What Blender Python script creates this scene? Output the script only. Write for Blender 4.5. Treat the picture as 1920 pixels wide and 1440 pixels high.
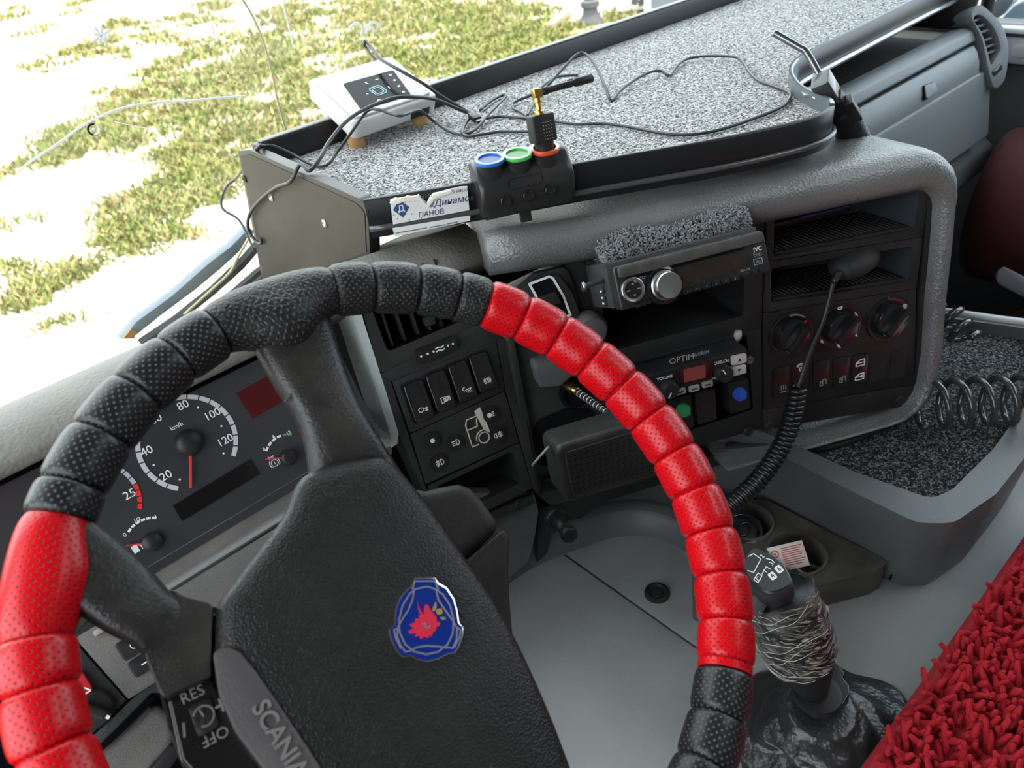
import bpy, bmesh, math, random
import numpy as np
from mathutils import Matrix, Vector
random.seed(7); np.random.seed(7)
for _o in list(bpy.data.objects): bpy.data.objects.remove(_o)
SC = bpy.context.scene
COL = SC.collection

# ---------------------------------------------------------------- camera
FPX = 1440.0                                    # focal length in pixels of the 1920x1440 frame
CAM = np.array([[0.7313, -0.6727, -0.1120],     # camera right, up, back in cab axes (X right, Y forward, Z up)
                [0.4583,  0.3629,  0.8114],
                [-0.5052, -0.6448, 0.5736]])
q0 = CAM[0]/np.linalg.norm(CAM[0]); q1 = CAM[1]-q0*np.dot(CAM[1], q0); q1 /= np.linalg.norm(q1); q2 = np.cross(q0, q1)
CAM = np.array([q0, q1, q2])
cd = bpy.data.cameras.new('camera'); cam = bpy.data.objects.new('camera', cd); COL.objects.link(cam)
cd.sensor_width = 36.0; cd.lens = 36.0*FPX/1920.0; cd.clip_start = 0.02; cd.clip_end = 300
cam.matrix_world = Matrix(((q0[0], q1[0], q2[0], 0), (q0[1], q1[1], q2[1], 0), (q0[2], q1[2], q2[2], 0), (0, 0, 0, 1)))
cd.dof.use_dof = True; cd.dof.focus_distance = 0.80; cd.dof.aperture_fstop = 9.5
SC.camera = cam

# ---------------------------------------------------------------- daylight
W = bpy.data.worlds.new('sky'); SC.world = W; W.use_nodes = True
bg = W.node_tree.nodes['Background']
bg.inputs[0].default_value = (0.86, 0.93, 1.0, 1); bg.inputs[1].default_value = 3.2
sd = bpy.data.lights.new('sun', 'SUN'); sun = bpy.data.objects.new('sun', sd); COL.objects.link(sun)
sd.energy = 6.5; sd.angle = 0.009; sd.color = (1.0, 0.95, 0.86)
sun.rotation_euler = (math.radians(9), 0, math.radians(18)); sun.location = (0, 0, 8)
VS = SC.view_settings
VS.view_transform = 'Standard'; VS.look = 'None'; VS.gamma = 1.0; VS.use_curve_mapping = False; VS.exposure = 0.85

# ---------------------------------------------------------------- geometry helpers
A = lambda *v: np.array(v, float)
def nrm(v): return v/np.linalg.norm(v)
def ray(px, py): return CAM.T @ A((px-960)/FPX, -(py-720)/FPX, -1.0)
class Fr:
    """A flat working plane in the cab: origin o, axes u (right) v (up) n (out of the face)."""
    def __init__(s, o, u, v): s.o = A(*o); s.u = nrm(A(*u)); v = A(*v); v = v-s.u*np.dot(v, s.u); s.v = nrm(v); s.n = np.cross(s.u, s.v)
    def W(s, px, py, c=0.0):
        r = ray(px, py); return r*(np.dot(s.o+s.n*c, s.n)/np.dot(r, s.n))
    def L(s, px, py, c=0.0):
        d = s.W(px, py, c)-s.o; return (float(d@s.u), float(d@s.v))
    def P(s, a, b, c=0.0): return s.o+s.u*a+s.v*b+s.n*c
    def poly(s, pts, c=0.0): return [s.L(x, y, c) for x, y in pts]
    def turn(s, ang, a=0.0, b=0.0, c=0.0):
        k, m = math.cos(ang), math.sin(ang); return Fr(s.P(a, b, c), s.u*k+s.v*m, -s.u*m+s.v*k)
def panel(TL, TR, BL, z0, right=False):
    a = ray(*TL); a = a*(z0/a[2]); b = ray(*TR); b = b*(z0/b[2]); u = nrm(b-a); ref = b if right else a
    r = ray(*BL); d = r*(np.dot(ref, u)/np.dot(r, u))-ref
    return Fr(a, u, -d)

def wloc(o):
    v = np.zeros(3)
    while o is not None: v = v+A(*o.location); o = o.parent
    return v
def tag(o, label, cat, group=None, kind=None):
    o['label'] = label; o['category'] = cat
    if group: o['group'] = group
    if kind: o['kind'] = kind
    return o
def thing(name, loc, label, cat, group=None, kind=None):
    o = bpy.data.objects.new(name, None); COL.objects.link(o); o.location = tuple(float(t) for t in loc); o.empty_display_size = 0.05
    return tag(o, label, cat, group, kind)
def obj(name, verts, faces, mat, parent=None, smooth=False, bevel=0, seg=2, fm=None, uv=None, sub=0, kind=None, angle=35):
    vs = np.array(verts, float); c = (vs.min(0)+vs.max(0))/2
    me = bpy.data.meshes.new(name); me.from_pydata([tuple(p) for p in (vs-c)], [], [tuple(int(i) for i in f) for f in faces])
    for m in (mat if isinstance(mat, (list, tuple)) else [mat]): me.materials.append(m)
    if fm is not None: me.polygons.foreach_set('material_index', list(fm))
    if uv is not None:
        l = me.uv_layers.new(name='UV'); idx = np.empty(len(me.loops), int); me.loops.foreach_get('vertex_index', idx)
        l.data.foreach_set('uv', np.array(uv, float)[idx].ravel())
    bm = bmesh.new(); bm.from_mesh(me); bmesh.ops.recalc_face_normals(bm, faces=bm.faces[:])
    if bevel:
        ed = [e for e in bm.edges if len(e.link_faces) == 2 and e.calc_face_angle(0) > math.radians(angle)]
        if ed: bmesh.ops.bevel(bm, geom=ed, offset=bevel, segments=seg, profile=0.6, affect='EDGES', clamp_overlap=True)
    bm.to_mesh(me); bm.free()
    if smooth:
        me.polygons.foreach_set('use_smooth', [True]*len(me.polygons))
    elif bevel:
        me.polygons.foreach_set('use_smooth', [True]*len(me.polygons)); me.set_sharp_from_angle(angle=math.radians(40))
    o = bpy.data.objects.new(name, me); COL.objects.link(o)
    if parent is not None: o.parent = parent
    o.location = tuple(c-(wloc(parent) if parent is not None else 0))
    if sub:
        md = o.modifiers.new('sub', 'SUBSURF'); md.levels = sub; md.render_levels = sub
    if kind: o['kind'] = kind
    return o
def rp(pts, r, n=4):
    """round the corners of a 2D outline; r one radius or one per corner"""
    out = []; N = len(pts); R = r if isinstance(r, (list, tuple)) else [r]*N
    for i in range(N):
        p = A(*pts[i]); a = A(*pts[i-1]); b = A(*pts[(i+1) % N]); da = a-p; db = b-p; la = np.linalg.norm(da); lb = np.linalg.norm(db)
        k = min(R[i]/max(1e-6, math.tan(0.5*math.acos(max(-1, min(1, float(da@db)/(la*lb)))))), la*0.48, lb*0.48)
        s = p+da/la*k; e = p+db/lb*k
        for j in range(n+1):
            t = j/n; out.append(tuple((1-t)**2*s+2*t*(1-t)*p+t*t*e))
    return out
def rect(a, b, w, h): return [(a-w/2, b-h/2), (a+w/2, b-h/2), (a+w/2, b+h/2), (a-w/2, b+h/2)]
def circ(a, b, r, n=28, r2=None): return [(a+r*math.cos(2*math.pi*i/n), b+(r2 or r)*math.sin(2*math.pi*i/n)) for i in range(n)]
def prism(name, fr, pts, c0, c1, mat, parent=None, bevel=0, seg=2, taper=0.0, **k):
    n = len(pts); m = np.mean(np.array(pts), 0); tp = [tuple(m+(A(*p)-m)*(1-taper)) for p in pts]
    v = [fr.P(a, b, c0) for a, b in pts]+[fr.P(a, b, c1) for a, b in tp]
    f = [list(range(n))[::-1], list(range(n, 2*n))]+[[i, (i+1) % n, n+(i+1) % n, n+i] for i in range(n)]
    return obj(name, v, f, mat, parent, bevel=bevel, seg=seg, **k)
def ring(name, fr, outer, inner, c0, c1, mat, parent=None, bevel=0, **k):
    n = len(outer)
    v = [fr.P(a, b, c) for L in (outer, inner) for c in (c0, c1) for a, b in L]
    f = []
    for i in range(n):
        j = (i+1) % n
        f += [[i, j, n+j, n+i], [2*n+i, 3*n+i, 3*n+j, 2*n+j], [n+i, n+j, 3*n+j, 3*n+i], [i, 2*n+i, 2*n+j, j]]
    return obj(name, v, f, mat, parent, bevel=bevel, **k)
def tray_box(name, fr, top, bot, c0, c1, mat, parent=None, **k):
    """an open recess: walls from the rim outline (top, at c0) to the floor outline (bot, at c1)"""
    n = len(top); v = [fr.P(a, b, c0) for a, b in top]+[fr.P(a, b, c1) for a, b in bot]
    f = [[i, (i+1) % n, n+(i+1) % n, n+i] for i in range(n)]+[list(range(n, 2*n))]
    return obj(name, v, f, mat, parent, **k)
def loft(name, rings, mat, parent=None, closed=True, cap=True, smooth=True, **k):
    R = len(rings); n = len(rings[0]); v = [p for r in rings for p in r]; f = []
    for i in range(R-1):
        for j in range(n if closed else n-1):
            jj = (j+1) % n; f.append([i*n+j, i*n+jj, (i+1)*n+jj, (i+1)*n+j])
    if cap and closed: f += [list(range(n))[::-1], list(range((R-1)*n, R*n))]
    return obj(name, v, f, mat, parent, smooth=smooth, **k)
def spline(pts, m=6, closed=False):
    P = [A(*p) for p in pts]; out = []; N = len(P)
    for i in range(N if closed else N-1):
        g = (lambda k: P[k % N]) if closed else (lambda k: P[max(0, min(N-1, k))])
        a, b, c, d = g(i-1), g(i), g(i+1), g(i+2)
        for j in range(m):
            t = j/m; out.append(0.5*((2*b)+(c-a)*t+(2*a-5*b+4*c-d)*t*t+(3*b-a-3*c+d)*t**3))
    if not closed: out.append(P[-1])
    return out
def tube_rings(P, r, n=8):
    P = [A(*p) for p in P]; rings = []; ref = None
    for i, p in enumerate(P):
        t = nrm(P[min(i+1, len(P)-1)]-P[max(i-1, 0)]+1e-9)
        if ref is None: ref = nrm(np.cross(t, A(0.3, 0.2, 0.9) if abs(t[2]) < 0.9 else A(1, 0.1, 0)))
        ref = nrm(ref-t*float(ref@t)); bi = np.cross(t, ref); rr = r[i] if isinstance(r, (list, tuple, np.ndarray)) else r
        rings.append([p+rr*(math.cos(2*math.pi*j/n)*ref+math.sin(2*math.pi*j/n)*bi) for j in range(n)])
    return rings
def tube(name, P, r, mat, parent=None, n=8, **k): return loft(name, tube_rings(P, r, n), mat, parent, **k)
def lathe(name, fr, a, b, prof, mat, parent=None, n=28, smooth=False, **k):
    """prof: list of (radius, height along the face normal)"""
    v = []; f = []; m = len(prof)
    for r, h in prof: v += [fr.P(a+r*math.cos(2*math.pi*i/n), b+r*math.sin(2*math.pi*i/n), h) for i in range(n)]
    for i in range(m-1): f += [[i*n+j, i*n+(j+1) % n, (i+1)*n+(j+1) % n, (i+1)*n+j] for j in range(n)]
    f += [list(range(n))[::-1], list(range((m-1)*n, m*n))]
    o = obj(name, v, f, mat, parent, smooth=True, **k); o.data.set_sharp_from_angle(angle=math.radians(38)); return o
def merge(parts):
    v = []; f = []
    for pv, pf in parts: b = len(v); v += list(pv); f += [[i+b for i in q] for q in pf]
    return v, f
def box8(fr, a0, a1, b0, b1, c0, c1):
    v = [fr.P(a, b, c) for c in (c0, c1) for a, b in ((a0, b0), (a1, b0), (a1, b1), (a0, b1))]
    return v, [[3, 2, 1, 0], [4, 5, 6, 7], [0, 1, 5, 4], [1, 2, 6, 5], [2, 3, 7, 6], [3, 0, 4, 7]]
def box(name, fr, a0, a1, b0, b1, c0, c1, mat, parent=None, **k):
    v, f = box8(fr, a0, a1, b0, b1, c0, c1); return obj(name, v, f, mat, parent, **k)
def strokes(name, fr, lines, w, mat, parent=None, c=0.0003, th=0.0004):
    """raised print: each 2D polyline becomes a thin flat ribbon; a single point becomes a dot"""
    v = []; f = []
    def quad(p):
        b = len(v); n = len(p); v.extend([fr.P(x, y, c+th) for x, y in p]); v.extend([fr.P(x, y, c-th) for x, y in p])
        f.append([b+i for i in range(n)]); f.extend([[b+i, b+n+i, b+n+(i+1) % n, b+(i+1) % n] for i in range(n)])
    for L in lines:
        if len(L) == 1: quad(circ(L[0][0], L[0][1], w, 10)); continue
        if isinstance(L, tuple): quad(list(L)); continue      # tuple = filled shape
        for p, q in zip(L[:-1], L[1:]):
            p = A(*p); q = A(*q); d = q-p; l = np.linalg.norm(d)
            if l < 1e-9: continue
            d /= l; s = A(-d[1], d[0])*w/2; p = p-d*w*0.25; q = q+d*w*0.25
            quad([tuple(p-s), tuple(q-s), tuple(q+s), tuple(p+s)])
    return obj(name, v, f, mat, parent)
def arc(a, b, r, t0, t1, n=14): return [(a+r*math.cos(math.radians(t0+(t1-t0)*i/n)), b+r*math.sin(math.radians(t0+(t1-t0)*i/n))) for i in range(n+1)]
def text(name, s, fr, a, b, size, mat, parent=None, rot=0.0, c=0.0004, ext=0.0003, sx=1.0, shear=0.0, bold=0.0):
    cu = bpy.data.curves.new(name, 'FONT'); cu.body = s; cu.size = size; cu.align_x = 'CENTER'; cu.align_y = 'CENTER'; cu.extrude = ext; cu.shear = shear; cu.resolution_u = 3; cu.offset = bold
    t = bpy.data.objects.new(name, cu); COL.objects.link(t); dg = bpy.context.evaluated_depsgraph_get(); dg.update()
    me = bpy.data.meshes.new_from_object(t.evaluated_get(dg)); vs = np.array([v.co for v in me.vertices]); fs = [list(p.vertices) for p in me.polygons]
    bpy.data.objects.remove(t); bpy.data.curves.remove(cu); bpy.data.meshes.remove(me)
    if len(vs) == 0: return None
    k, m = math.cos(rot), math.sin(rot)
    return obj(name, [fr.P(a+(x*sx)*k-y*m, b+(x*sx)*m+y*k, c+z) for x, y, z in vs], fs, mat, parent)
XF = lambda x: Fr((x, 0, 0), (0, 1, 0), (0, 0, 1))         # a lateral cross-section plane: 2D = (Y, Z), depth = X
def profx(name, prof, x0, x1, mat, parent=None, **k): return prism(name, XF(0), prof, x0, x1, mat, parent, **k)

# ---------------------------------------------------------------- materials
def M(name, col, rough=0.5, metal=0.0, spec=0.5, bump=0.0, bscale=600.0, vor=False, dust=0.0, dcol=(0.22, 0.20, 0.17), dscale=9.0, coat=0.0, alpha=None, emit=None, var=0.0):
    m = bpy.data.materials.new(name); m.use_nodes = True; nt = m.node_tree; b = nt.nodes['Principled BSDF']; N = nt.nodes.new; L = nt.links.new
    b.inputs['Base Color'].default_value = (*col, 1); b.inputs['Roughness'].default_value = rough; b.inputs['Metallic'].default_value = metal
    b.inputs['Specular IOR Level'].default_value = spec
    if coat: b.inputs['Coat Weight'].default_value = coat; b.inputs['Coat Roughness'].default_value = 0.15
    tc = N('ShaderNodeTexCoord')
    if dust or var:
        n1 = N('ShaderNodeTexNoise'); n1.inputs['Scale'].default_value = dscale; n1.inputs['Detail'].default_value = 6; n1.inputs['Roughness'].default_value = 0.65
        L(tc.outputs['Object'], n1.inputs['Vector'])
        mr = N('ShaderNodeMapRange'); mr.inputs[1].default_value = 0.42; mr.inputs[2].default_value = 0.75; mr.inputs[3].default_value = 0.15*dust; mr.inputs[4].default_value = dust
        L(n1.outputs['Fac'], mr.inputs[0])
        sp = N('ShaderNodeTexVoronoi'); sp.inputs['Scale'].default_value = 220; L(tc.outputs['Object'], sp.inputs['Vector'])
        lt = N('ShaderNodeMath'); lt.operation = 'LESS_THAN'; lt.inputs[1].default_value = 0.09; L(sp.outputs['Distance'], lt.inputs[0])
        ad = N('ShaderNodeMath'); ad.operation = 'MULTIPLY_ADD'; ad.inputs[1].default_value = 0.5*dust; L(lt.outputs[0], ad.inputs[0]); L(mr.outputs[0], ad.inputs[2])
        mx = N('ShaderNodeMix'); mx.data_type = 'RGBA'; mx.inputs[6].default_value = (*col, 1); mx.inputs[7].default_value = (*dcol, 1)
        L(ad.outputs[0], mx.inputs[0]); L(mx.outputs[2], b.inputs['Base Color'])
        m2 = N('ShaderNodeMath'); m2.operation = 'MULTIPLY_ADD'; m2.inputs[1].default_value = 0.5; m2.inputs[2].default_value = rough; m2.use_clamp = True
        L(ad.outputs[0], m2.inputs[0]); L(m2.outputs[0], b.inputs['Roughness'])
    if bump:
        if vor: t = N('ShaderNodeTexVoronoi'); t.feature = 'SMOOTH_F1'; t.inputs['Scale'].default_value = bscale; out = t.outputs['Distance']
        else: t = N('ShaderNodeTexNoise'); t.inputs['Scale'].default_value = bscale; t.inputs['Detail'].default_value = 2; out = t.outputs['Fac']
        L(tc.outputs['Object'], t.inputs['Vector'])
        bp = N('ShaderNodeBump'); bp.inputs['Strength'].default_value = bump; bp.inputs['Distance'].default_value = 0.0008; L(out, bp.inputs['Height']); L(bp.outputs[0], b.inputs['Normal'])
    if alpha is not None: b.inputs['Alpha'].default_value = alpha
    if emit: b.inputs['Emission Color'].default_value = (*emit[0], 1); b.inputs['Emission Strength'].default_value = emit[1]
    return m
def carpet(name, lo, hi, scale, thr=0.5, warm=(1, 1, 1)):
    m = M(name, lo, 0.95, spec=0.1); nt = m.node_tree; b = nt.nodes['Principled BSDF']; N = nt.nodes.new; L = nt.links.new
    tc = N('ShaderNodeTexCoord'); n1 = N('ShaderNodeTexNoise'); n1.inputs['Scale'].default_value = scale; n1.inputs['Detail'].default_value = 2.5; n1.inputs['Roughness'].default_value = 0.6; n1.inputs['Distortion'].default_value = 0.8
    L(tc.outputs['Object'], n1.inputs['Vector']); r = N('ShaderNodeValToRGB'); L(n1.outputs['Fac'], r.inputs[0])
    e = r.color_ramp.elements; e[0].position = thr-0.10; e[0].color = (*lo, 1); e[1].position = thr+0.14; e[1].color = (*hi, 1)
    L(r.outputs[0], b.inputs['Base Color']); bp = N('ShaderNodeBump'); bp.inputs['Strength'].default_value = 0.9; bp.inputs['Distance'].default_value = 0.002; L(n1.outputs['Fac'], bp.inputs['Height']); L(bp.outputs[0], b.inputs['Normal'])
    return m
def perforated(name, col, dot, rough, worn=0.0, wcol=(0.16, 0.14, 0.15), crack=0.0, coat=0.0, spc=5.2, spec=0.5):
    """padded leather with a staggered grid of punched dots laid out on the UVs (millimetres)"""
    m = M(name, col, rough, coat=coat, spec=spec); nt = m.node_tree; b = nt.nodes['Principled BSDF']; N = nt.nodes.new; L = nt.links.new
    uv = N('ShaderNodeTexCoord'); tco = uv
    def grid(off):
        v = N('ShaderNodeVectorMath'); v.operation = 'MULTIPLY_ADD'; v.inputs[1].default_value = (1/spc, 1/(spc*1.0), 0); v.inputs[2].default_value = (off, off, 0); L(uv.outputs['UV'], v.inputs[0])
        f = N('ShaderNodeVectorMath'); f.operation = 'FRACTION'; L(v.outputs[0], f.inputs[0])
        s = N('ShaderNodeVectorMath'); s.operation = 'SUBTRACT'; s.inputs[1].default_value = (0.5, 0.5, 0); L(f.outputs[0], s.inputs[0])
        l = N('ShaderNodeVectorMath'); l.operation = 'LENGTH'; L(s.outputs[0], l.inputs[0]); return l.outputs['Value']
    mn = N('ShaderNodeMath'); mn.operation = 'MINIMUM'; L(grid(0.0), mn.inputs[0]); L(grid(0.5), mn.inputs[1])
    mr = N('ShaderNodeMapRange'); mr.interpolation_type = 'SMOOTHSTEP'; mr.inputs[1].default_value = 0.10; mr.inputs[2].default_value = 0.17; mr.inputs[3].default_value = 1; mr.inputs[4].default_value = 0; L(mn.outputs[0], mr.inputs[0])
    mx = N('ShaderNodeMix'); mx.data_type = 'RGBA'; mx.inputs[6].default_value = (*col, 1); mx.inputs[7].default_value = (*dot, 1); L(mr.outputs[0], mx.inputs[0])
    last = mx.outputs[2]
    nz = N('ShaderNodeTexNoise'); nz.inputs['Scale'].default_value = 90; nz.inputs['Detail'].default_value = 6; nz.inputs['Roughness'].default_value = 0.75; L(tco.outputs['Object'], nz.inputs['Vector'])
    if worn:   # rubbed through along the outer edge of the rim (UV x runs round the rim section, 0 = outermost)
        sx = N('ShaderNodeSeparateXYZ'); L(uv.outputs['UV'], sx.inputs[0])
        e = N('ShaderNodeMapRange'); e.inputs[1].default_value = 10; e.inputs[2].default_value = 30; e.inputs[3].default_value = 0.30*worn; e.inputs[4].default_value = -0.22; L(sx.outputs['X'], e.inputs[0])
        a = N('ShaderNodeMath'); a.operation = 'ADD'; L(nz.outputs['Fac'], a.inputs[0]); L(e.outputs[0], a.inputs[1])
        t = N('ShaderNodeMapRange'); t.inputs[1].default_value = 0.58; t.inputs[2].default_value = 0.70; L(a.outputs[0], t.inputs[0])
        m3 = N('ShaderNodeMix'); m3.data_type = 'RGBA'; m3.inputs[7].default_value = (*wcol, 1); L(last, m3.inputs[6]); L(t.outputs[0], m3.inputs[0]); last = m3.outputs[2]
    L(last, b.inputs['Base Color'])
    bp = N('ShaderNodeBump'); bp.inputs['Strength'].default_value = 0.55; bp.inputs['Distance'].default_value = 0.0012; bp.invert = True
    L(mr.outputs[0], bp.inputs['Height'])
    b2 = N('ShaderNodeBump'); b2.inputs['Strength'].default_value = 0.12+0.5*crack; b2.inputs['Distance'].default_value = 0.001
    if crack:
        vr = N('ShaderNodeTexVoronoi'); vr.feature = 'DISTANCE_TO_EDGE'; vr.inputs['Scale'].default_value = 190; L(tco.outputs['Object'], vr.inputs['Vector'])
        cm = N('ShaderNodeMapRange'); cm.inputs[2].default_value = 0.12; L(vr.outputs['Distance'], cm.inputs[0]); ml = N('ShaderNodeMath'); ml.operation = 'MULTIPLY_ADD'; ml.inputs[1].default_value = 0.6; L(cm.outputs[0], ml.inputs[0]); L(nz.outputs['Fac'], ml.inputs[2]); L(ml.outputs[0], b2.inputs['Height'])
    else: L(nz.outputs['Fac'], b2.inputs['Height'])
    L(bp.outputs[0], b2.inputs['Normal']); L(b2.outputs[0], b.inputs['Normal'])
    return m
BLK = M('black_plastic', (0.011, 0.011, 0.012), 0.40, spec=0.25, bump=0.25, bscale=900, dust=0.10)
BLKM = M('black_matte_plastic', (0.012, 0.0125, 0.013), 0.55, spec=0.35, bump=0.35, bscale=1300, dust=0.12, dcol=(0.12, 0.11, 0.095))
GLOSS = M('gloss_black', (0.010, 0.010, 0.011), 0.16, dust=0.05)
VOID = M('cavity_shade', (0.006, 0.006, 0.007), 0.9, spec=0.1)  # near-black colour paints the shade inside openings and gaps
PAD = M('grained_dash_pad', (0.105, 0.107, 0.106), 0.34, spec=0.8, bump=1.0, bscale=400, vor=True, dust=0.26, dcol=(0.36, 0.34, 0.30), dscale=6)
PADL = M('dusty_dash_top', (0.13, 0.125, 0.115), 0.6, bump=0.8, bscale=330, vor=True, dust=0.35, dcol=(0.40, 0.37, 0.31), dscale=7)
GREY = M('grey_cab_plastic', (0.085, 0.089, 0.091), 0.42, bump=0.4, bscale=700, dust=0.10)
GREEN = M('grey_green_plastic', (0.46, 0.52, 0.50), 0.5, bump=0.4, bscale=800, dust=0.12)
SWP = M('charcoal_panel', (0.015, 0.0165, 0.0165), 0.48, spec=0.35, bump=0.4, bscale=1100, dust=0.16, dcol=(0.16, 0.15, 0.13))
BLUEG = M('glovebox_plastic', (0.13, 0.145, 0.155), 0.45, bump=0.4, bscale=600, dust=0.12)
TUN = M('tunnel_rubber', (0.215, 0.222, 0.222), 0.38, spec=0.6, bump=0.35, bscale=500, dust=0.22, dcol=(0.44, 0.41, 0.35), dscale=7)
BEZ = M('dusty_bezel', (0.090, 0.087, 0.080), 0.6, bump=0.5, bscale=800, dust=0.45, dcol=(0.24, 0.21, 0.17), dscale=14)
HUBM = M('hub_leather', (0.011, 0.0105, 0.010), 0.38, spec=0.3, bump=0.7, bscale=750, vor=True, dust=0.12, dcol=(0.09, 0.083, 0.073), dscale=12)
SPOKE = M('spoke_plastic', (0.016, 0.015, 0.0145), 0.32, spec=0.4, bump=0.6, bscale=500, dust=0.22, dcol=(0.14, 0.12, 0.10), dscale=25)
RED = perforated('red_perforated_leather', (0.56, 0.0015, 0.006), (0.13, 0.003, 0.005), 0.30, spec=0.30, worn=0.0)
REDW = perforated('worn_red_leather', (0.56, 0.0015, 0.006), (0.15, 0.004, 0.006), 0.30, spec=0.30, worn=1.0)
BLKL = perforated('black_perforated_leather', (0.012, 0.012, 0.013), (0.085, 0.085, 0.085), 0.34, spec=0.35)  # pale dots paint in the reflections that stipple the black leather
BLKC = perforated('cracked_black_leather', (0.014, 0.014, 0.014), (0.07, 0.07, 0.07), 0.38, crack=0.7, spec=0.3)  # dots painted pale as reflections here too
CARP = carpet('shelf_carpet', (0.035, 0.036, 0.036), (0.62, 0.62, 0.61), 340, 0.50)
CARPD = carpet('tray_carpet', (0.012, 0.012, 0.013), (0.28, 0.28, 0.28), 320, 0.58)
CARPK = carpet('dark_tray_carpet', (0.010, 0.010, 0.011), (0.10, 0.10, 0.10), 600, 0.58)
TERRY = carpet('grey_terry', (0.03, 0.032, 0.035), (0.30, 0.31, 0.32), 260, 0.5)
WHITE = M('white_print', (0.80, 0.80, 0.78), 0.5)
DIM = M('dim_print', (0.30, 0.30, 0.29), 0.5)
WHP = M('white_plastic', (0.58, 0.57, 0.54), 0.35, dust=0.10, dcol=(0.55, 0.50, 0.42))
CHROME = M('chrome', (0.75, 0.76, 0.78), 0.16, metal=1.0)
STEEL = M('brushed_steel', (0.45, 0.44, 0.43), 0.34, metal=1.0)
BRASS = M('brass', (0.62, 0.42, 0.13), 0.28, metal=1.0)
BLUEP = M('blue_enamel', (0.004, 0.022, 0.20), 0.12, coat=0.6)
NEEDLE = M('needle_red', (0.80, 0.03, 0.03), 0.4)
REDP = M('red_plastic', (0.55, 0.02, 0.03), 0.35)
CABLE = M('black_cable', (0.022, 0.022, 0.023), 0.42)
# ================================================================ setting: ground, cab shell, windscreen
GZ = -2.3
def ground_mat():
    m = M('gravel_ground', (0.6, 0.56, 0.48), 0.95, spec=0.1); nt = m.node_tree; b = nt.nodes['Principled BSDF']; N = nt.nodes.new; L = nt.links.new
    tc = N('ShaderNodeTexCoord'); n1 = N('ShaderNodeTexNoise'); n1.inputs['Scale'].default_value = 1.3; n1.inputs['Detail'].default_value = 7; n1.inputs['Roughness'].default_value = 0.7; L(tc.outputs['Object'], n1.inputs['Vector'])
    r = N('ShaderNodeValToRGB'); L(n1.outputs['Fac'], r.inputs[0]); e = r.color_ramp.elements
    e[0].position = 0.36; e[0].color = (0.33, 0.28, 0.20, 1); e[1].position = 0.56; e[1].color = (0.46, 0.43, 0.37, 1)
    v = N('ShaderNodeTexVoronoi'); v.inputs['Scale'].default_value = 28; L(tc.outputs['Object'], v.inputs['Vector'])
    mx = N('ShaderNodeMix'); mx.data_type = 'RGBA'; mx.blend_type = 'MULTIPLY'; mx.inputs[0].default_value = 0.55; L(r.outputs[0], mx.inputs[6])
    r2 = N('ShaderNodeValToRGB'); L(v.outputs['Distance'], r2.inputs[0]); r2.color_ramp.elements[0].position = 0.1; r2.color_ramp.elements[0].color = (1, 1, 1, 1); r2.color_ramp.elements[1].position = 0.8; r2.color_ramp.elements[1].color = (0.45, 0.40, 0.32, 1); L(r2.outputs[0], mx.inputs[7])
    n3 = N('ShaderNodeTexNoise'); n3.inputs['Scale'].default_value = 16; n3.inputs['Detail'].default_value = 5; n3.inputs['Roughness'].default_value = 0.7; L(tc.outputs['Object'], n3.inputs['Vector'])
    m4 = N('ShaderNodeMapRange'); m4.inputs[1].default_value = 0.53; m4.inputs[2].default_value = 0.62; m4.inputs[4].default_value = 0.85; L(n3.outputs['Fac'], m4.inputs[0])
    mx2 = N('ShaderNodeMix'); mx2.data_type = 'RGBA'; mx2.inputs[7].default_value = (0.12, 0.10, 0.065, 1); L(m4.outputs[0], mx2.inputs[0]); L(mx.outputs[2], mx2.inputs[6])  # brown specks: soil patches, with the stones' shaded sides painted in too
    L(mx2.outputs[2], b.inputs['Base Color']); bp = N('ShaderNodeBump'); bp.inputs['Strength'].default_value = 0.8; bp.inputs['Distance'].default_value = 0.03; bp.invert = True; L(v.outputs['Distance'], bp.inputs['Height']); L(bp.outputs[0], b.inputs['Normal'])
    return m
g = box('ground', Fr((0, 0, GZ), (1, 0, 0), (0, 1, 0)), -60, 60, -40, 80, -0.3, 0, ground_mat())
tag(g, 'pale sunlit gravel yard outside the windscreen', 'ground', kind='structure')
G = Fr((0, 0, GZ), (1, 0, 0), (0, 1, 0))

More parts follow.
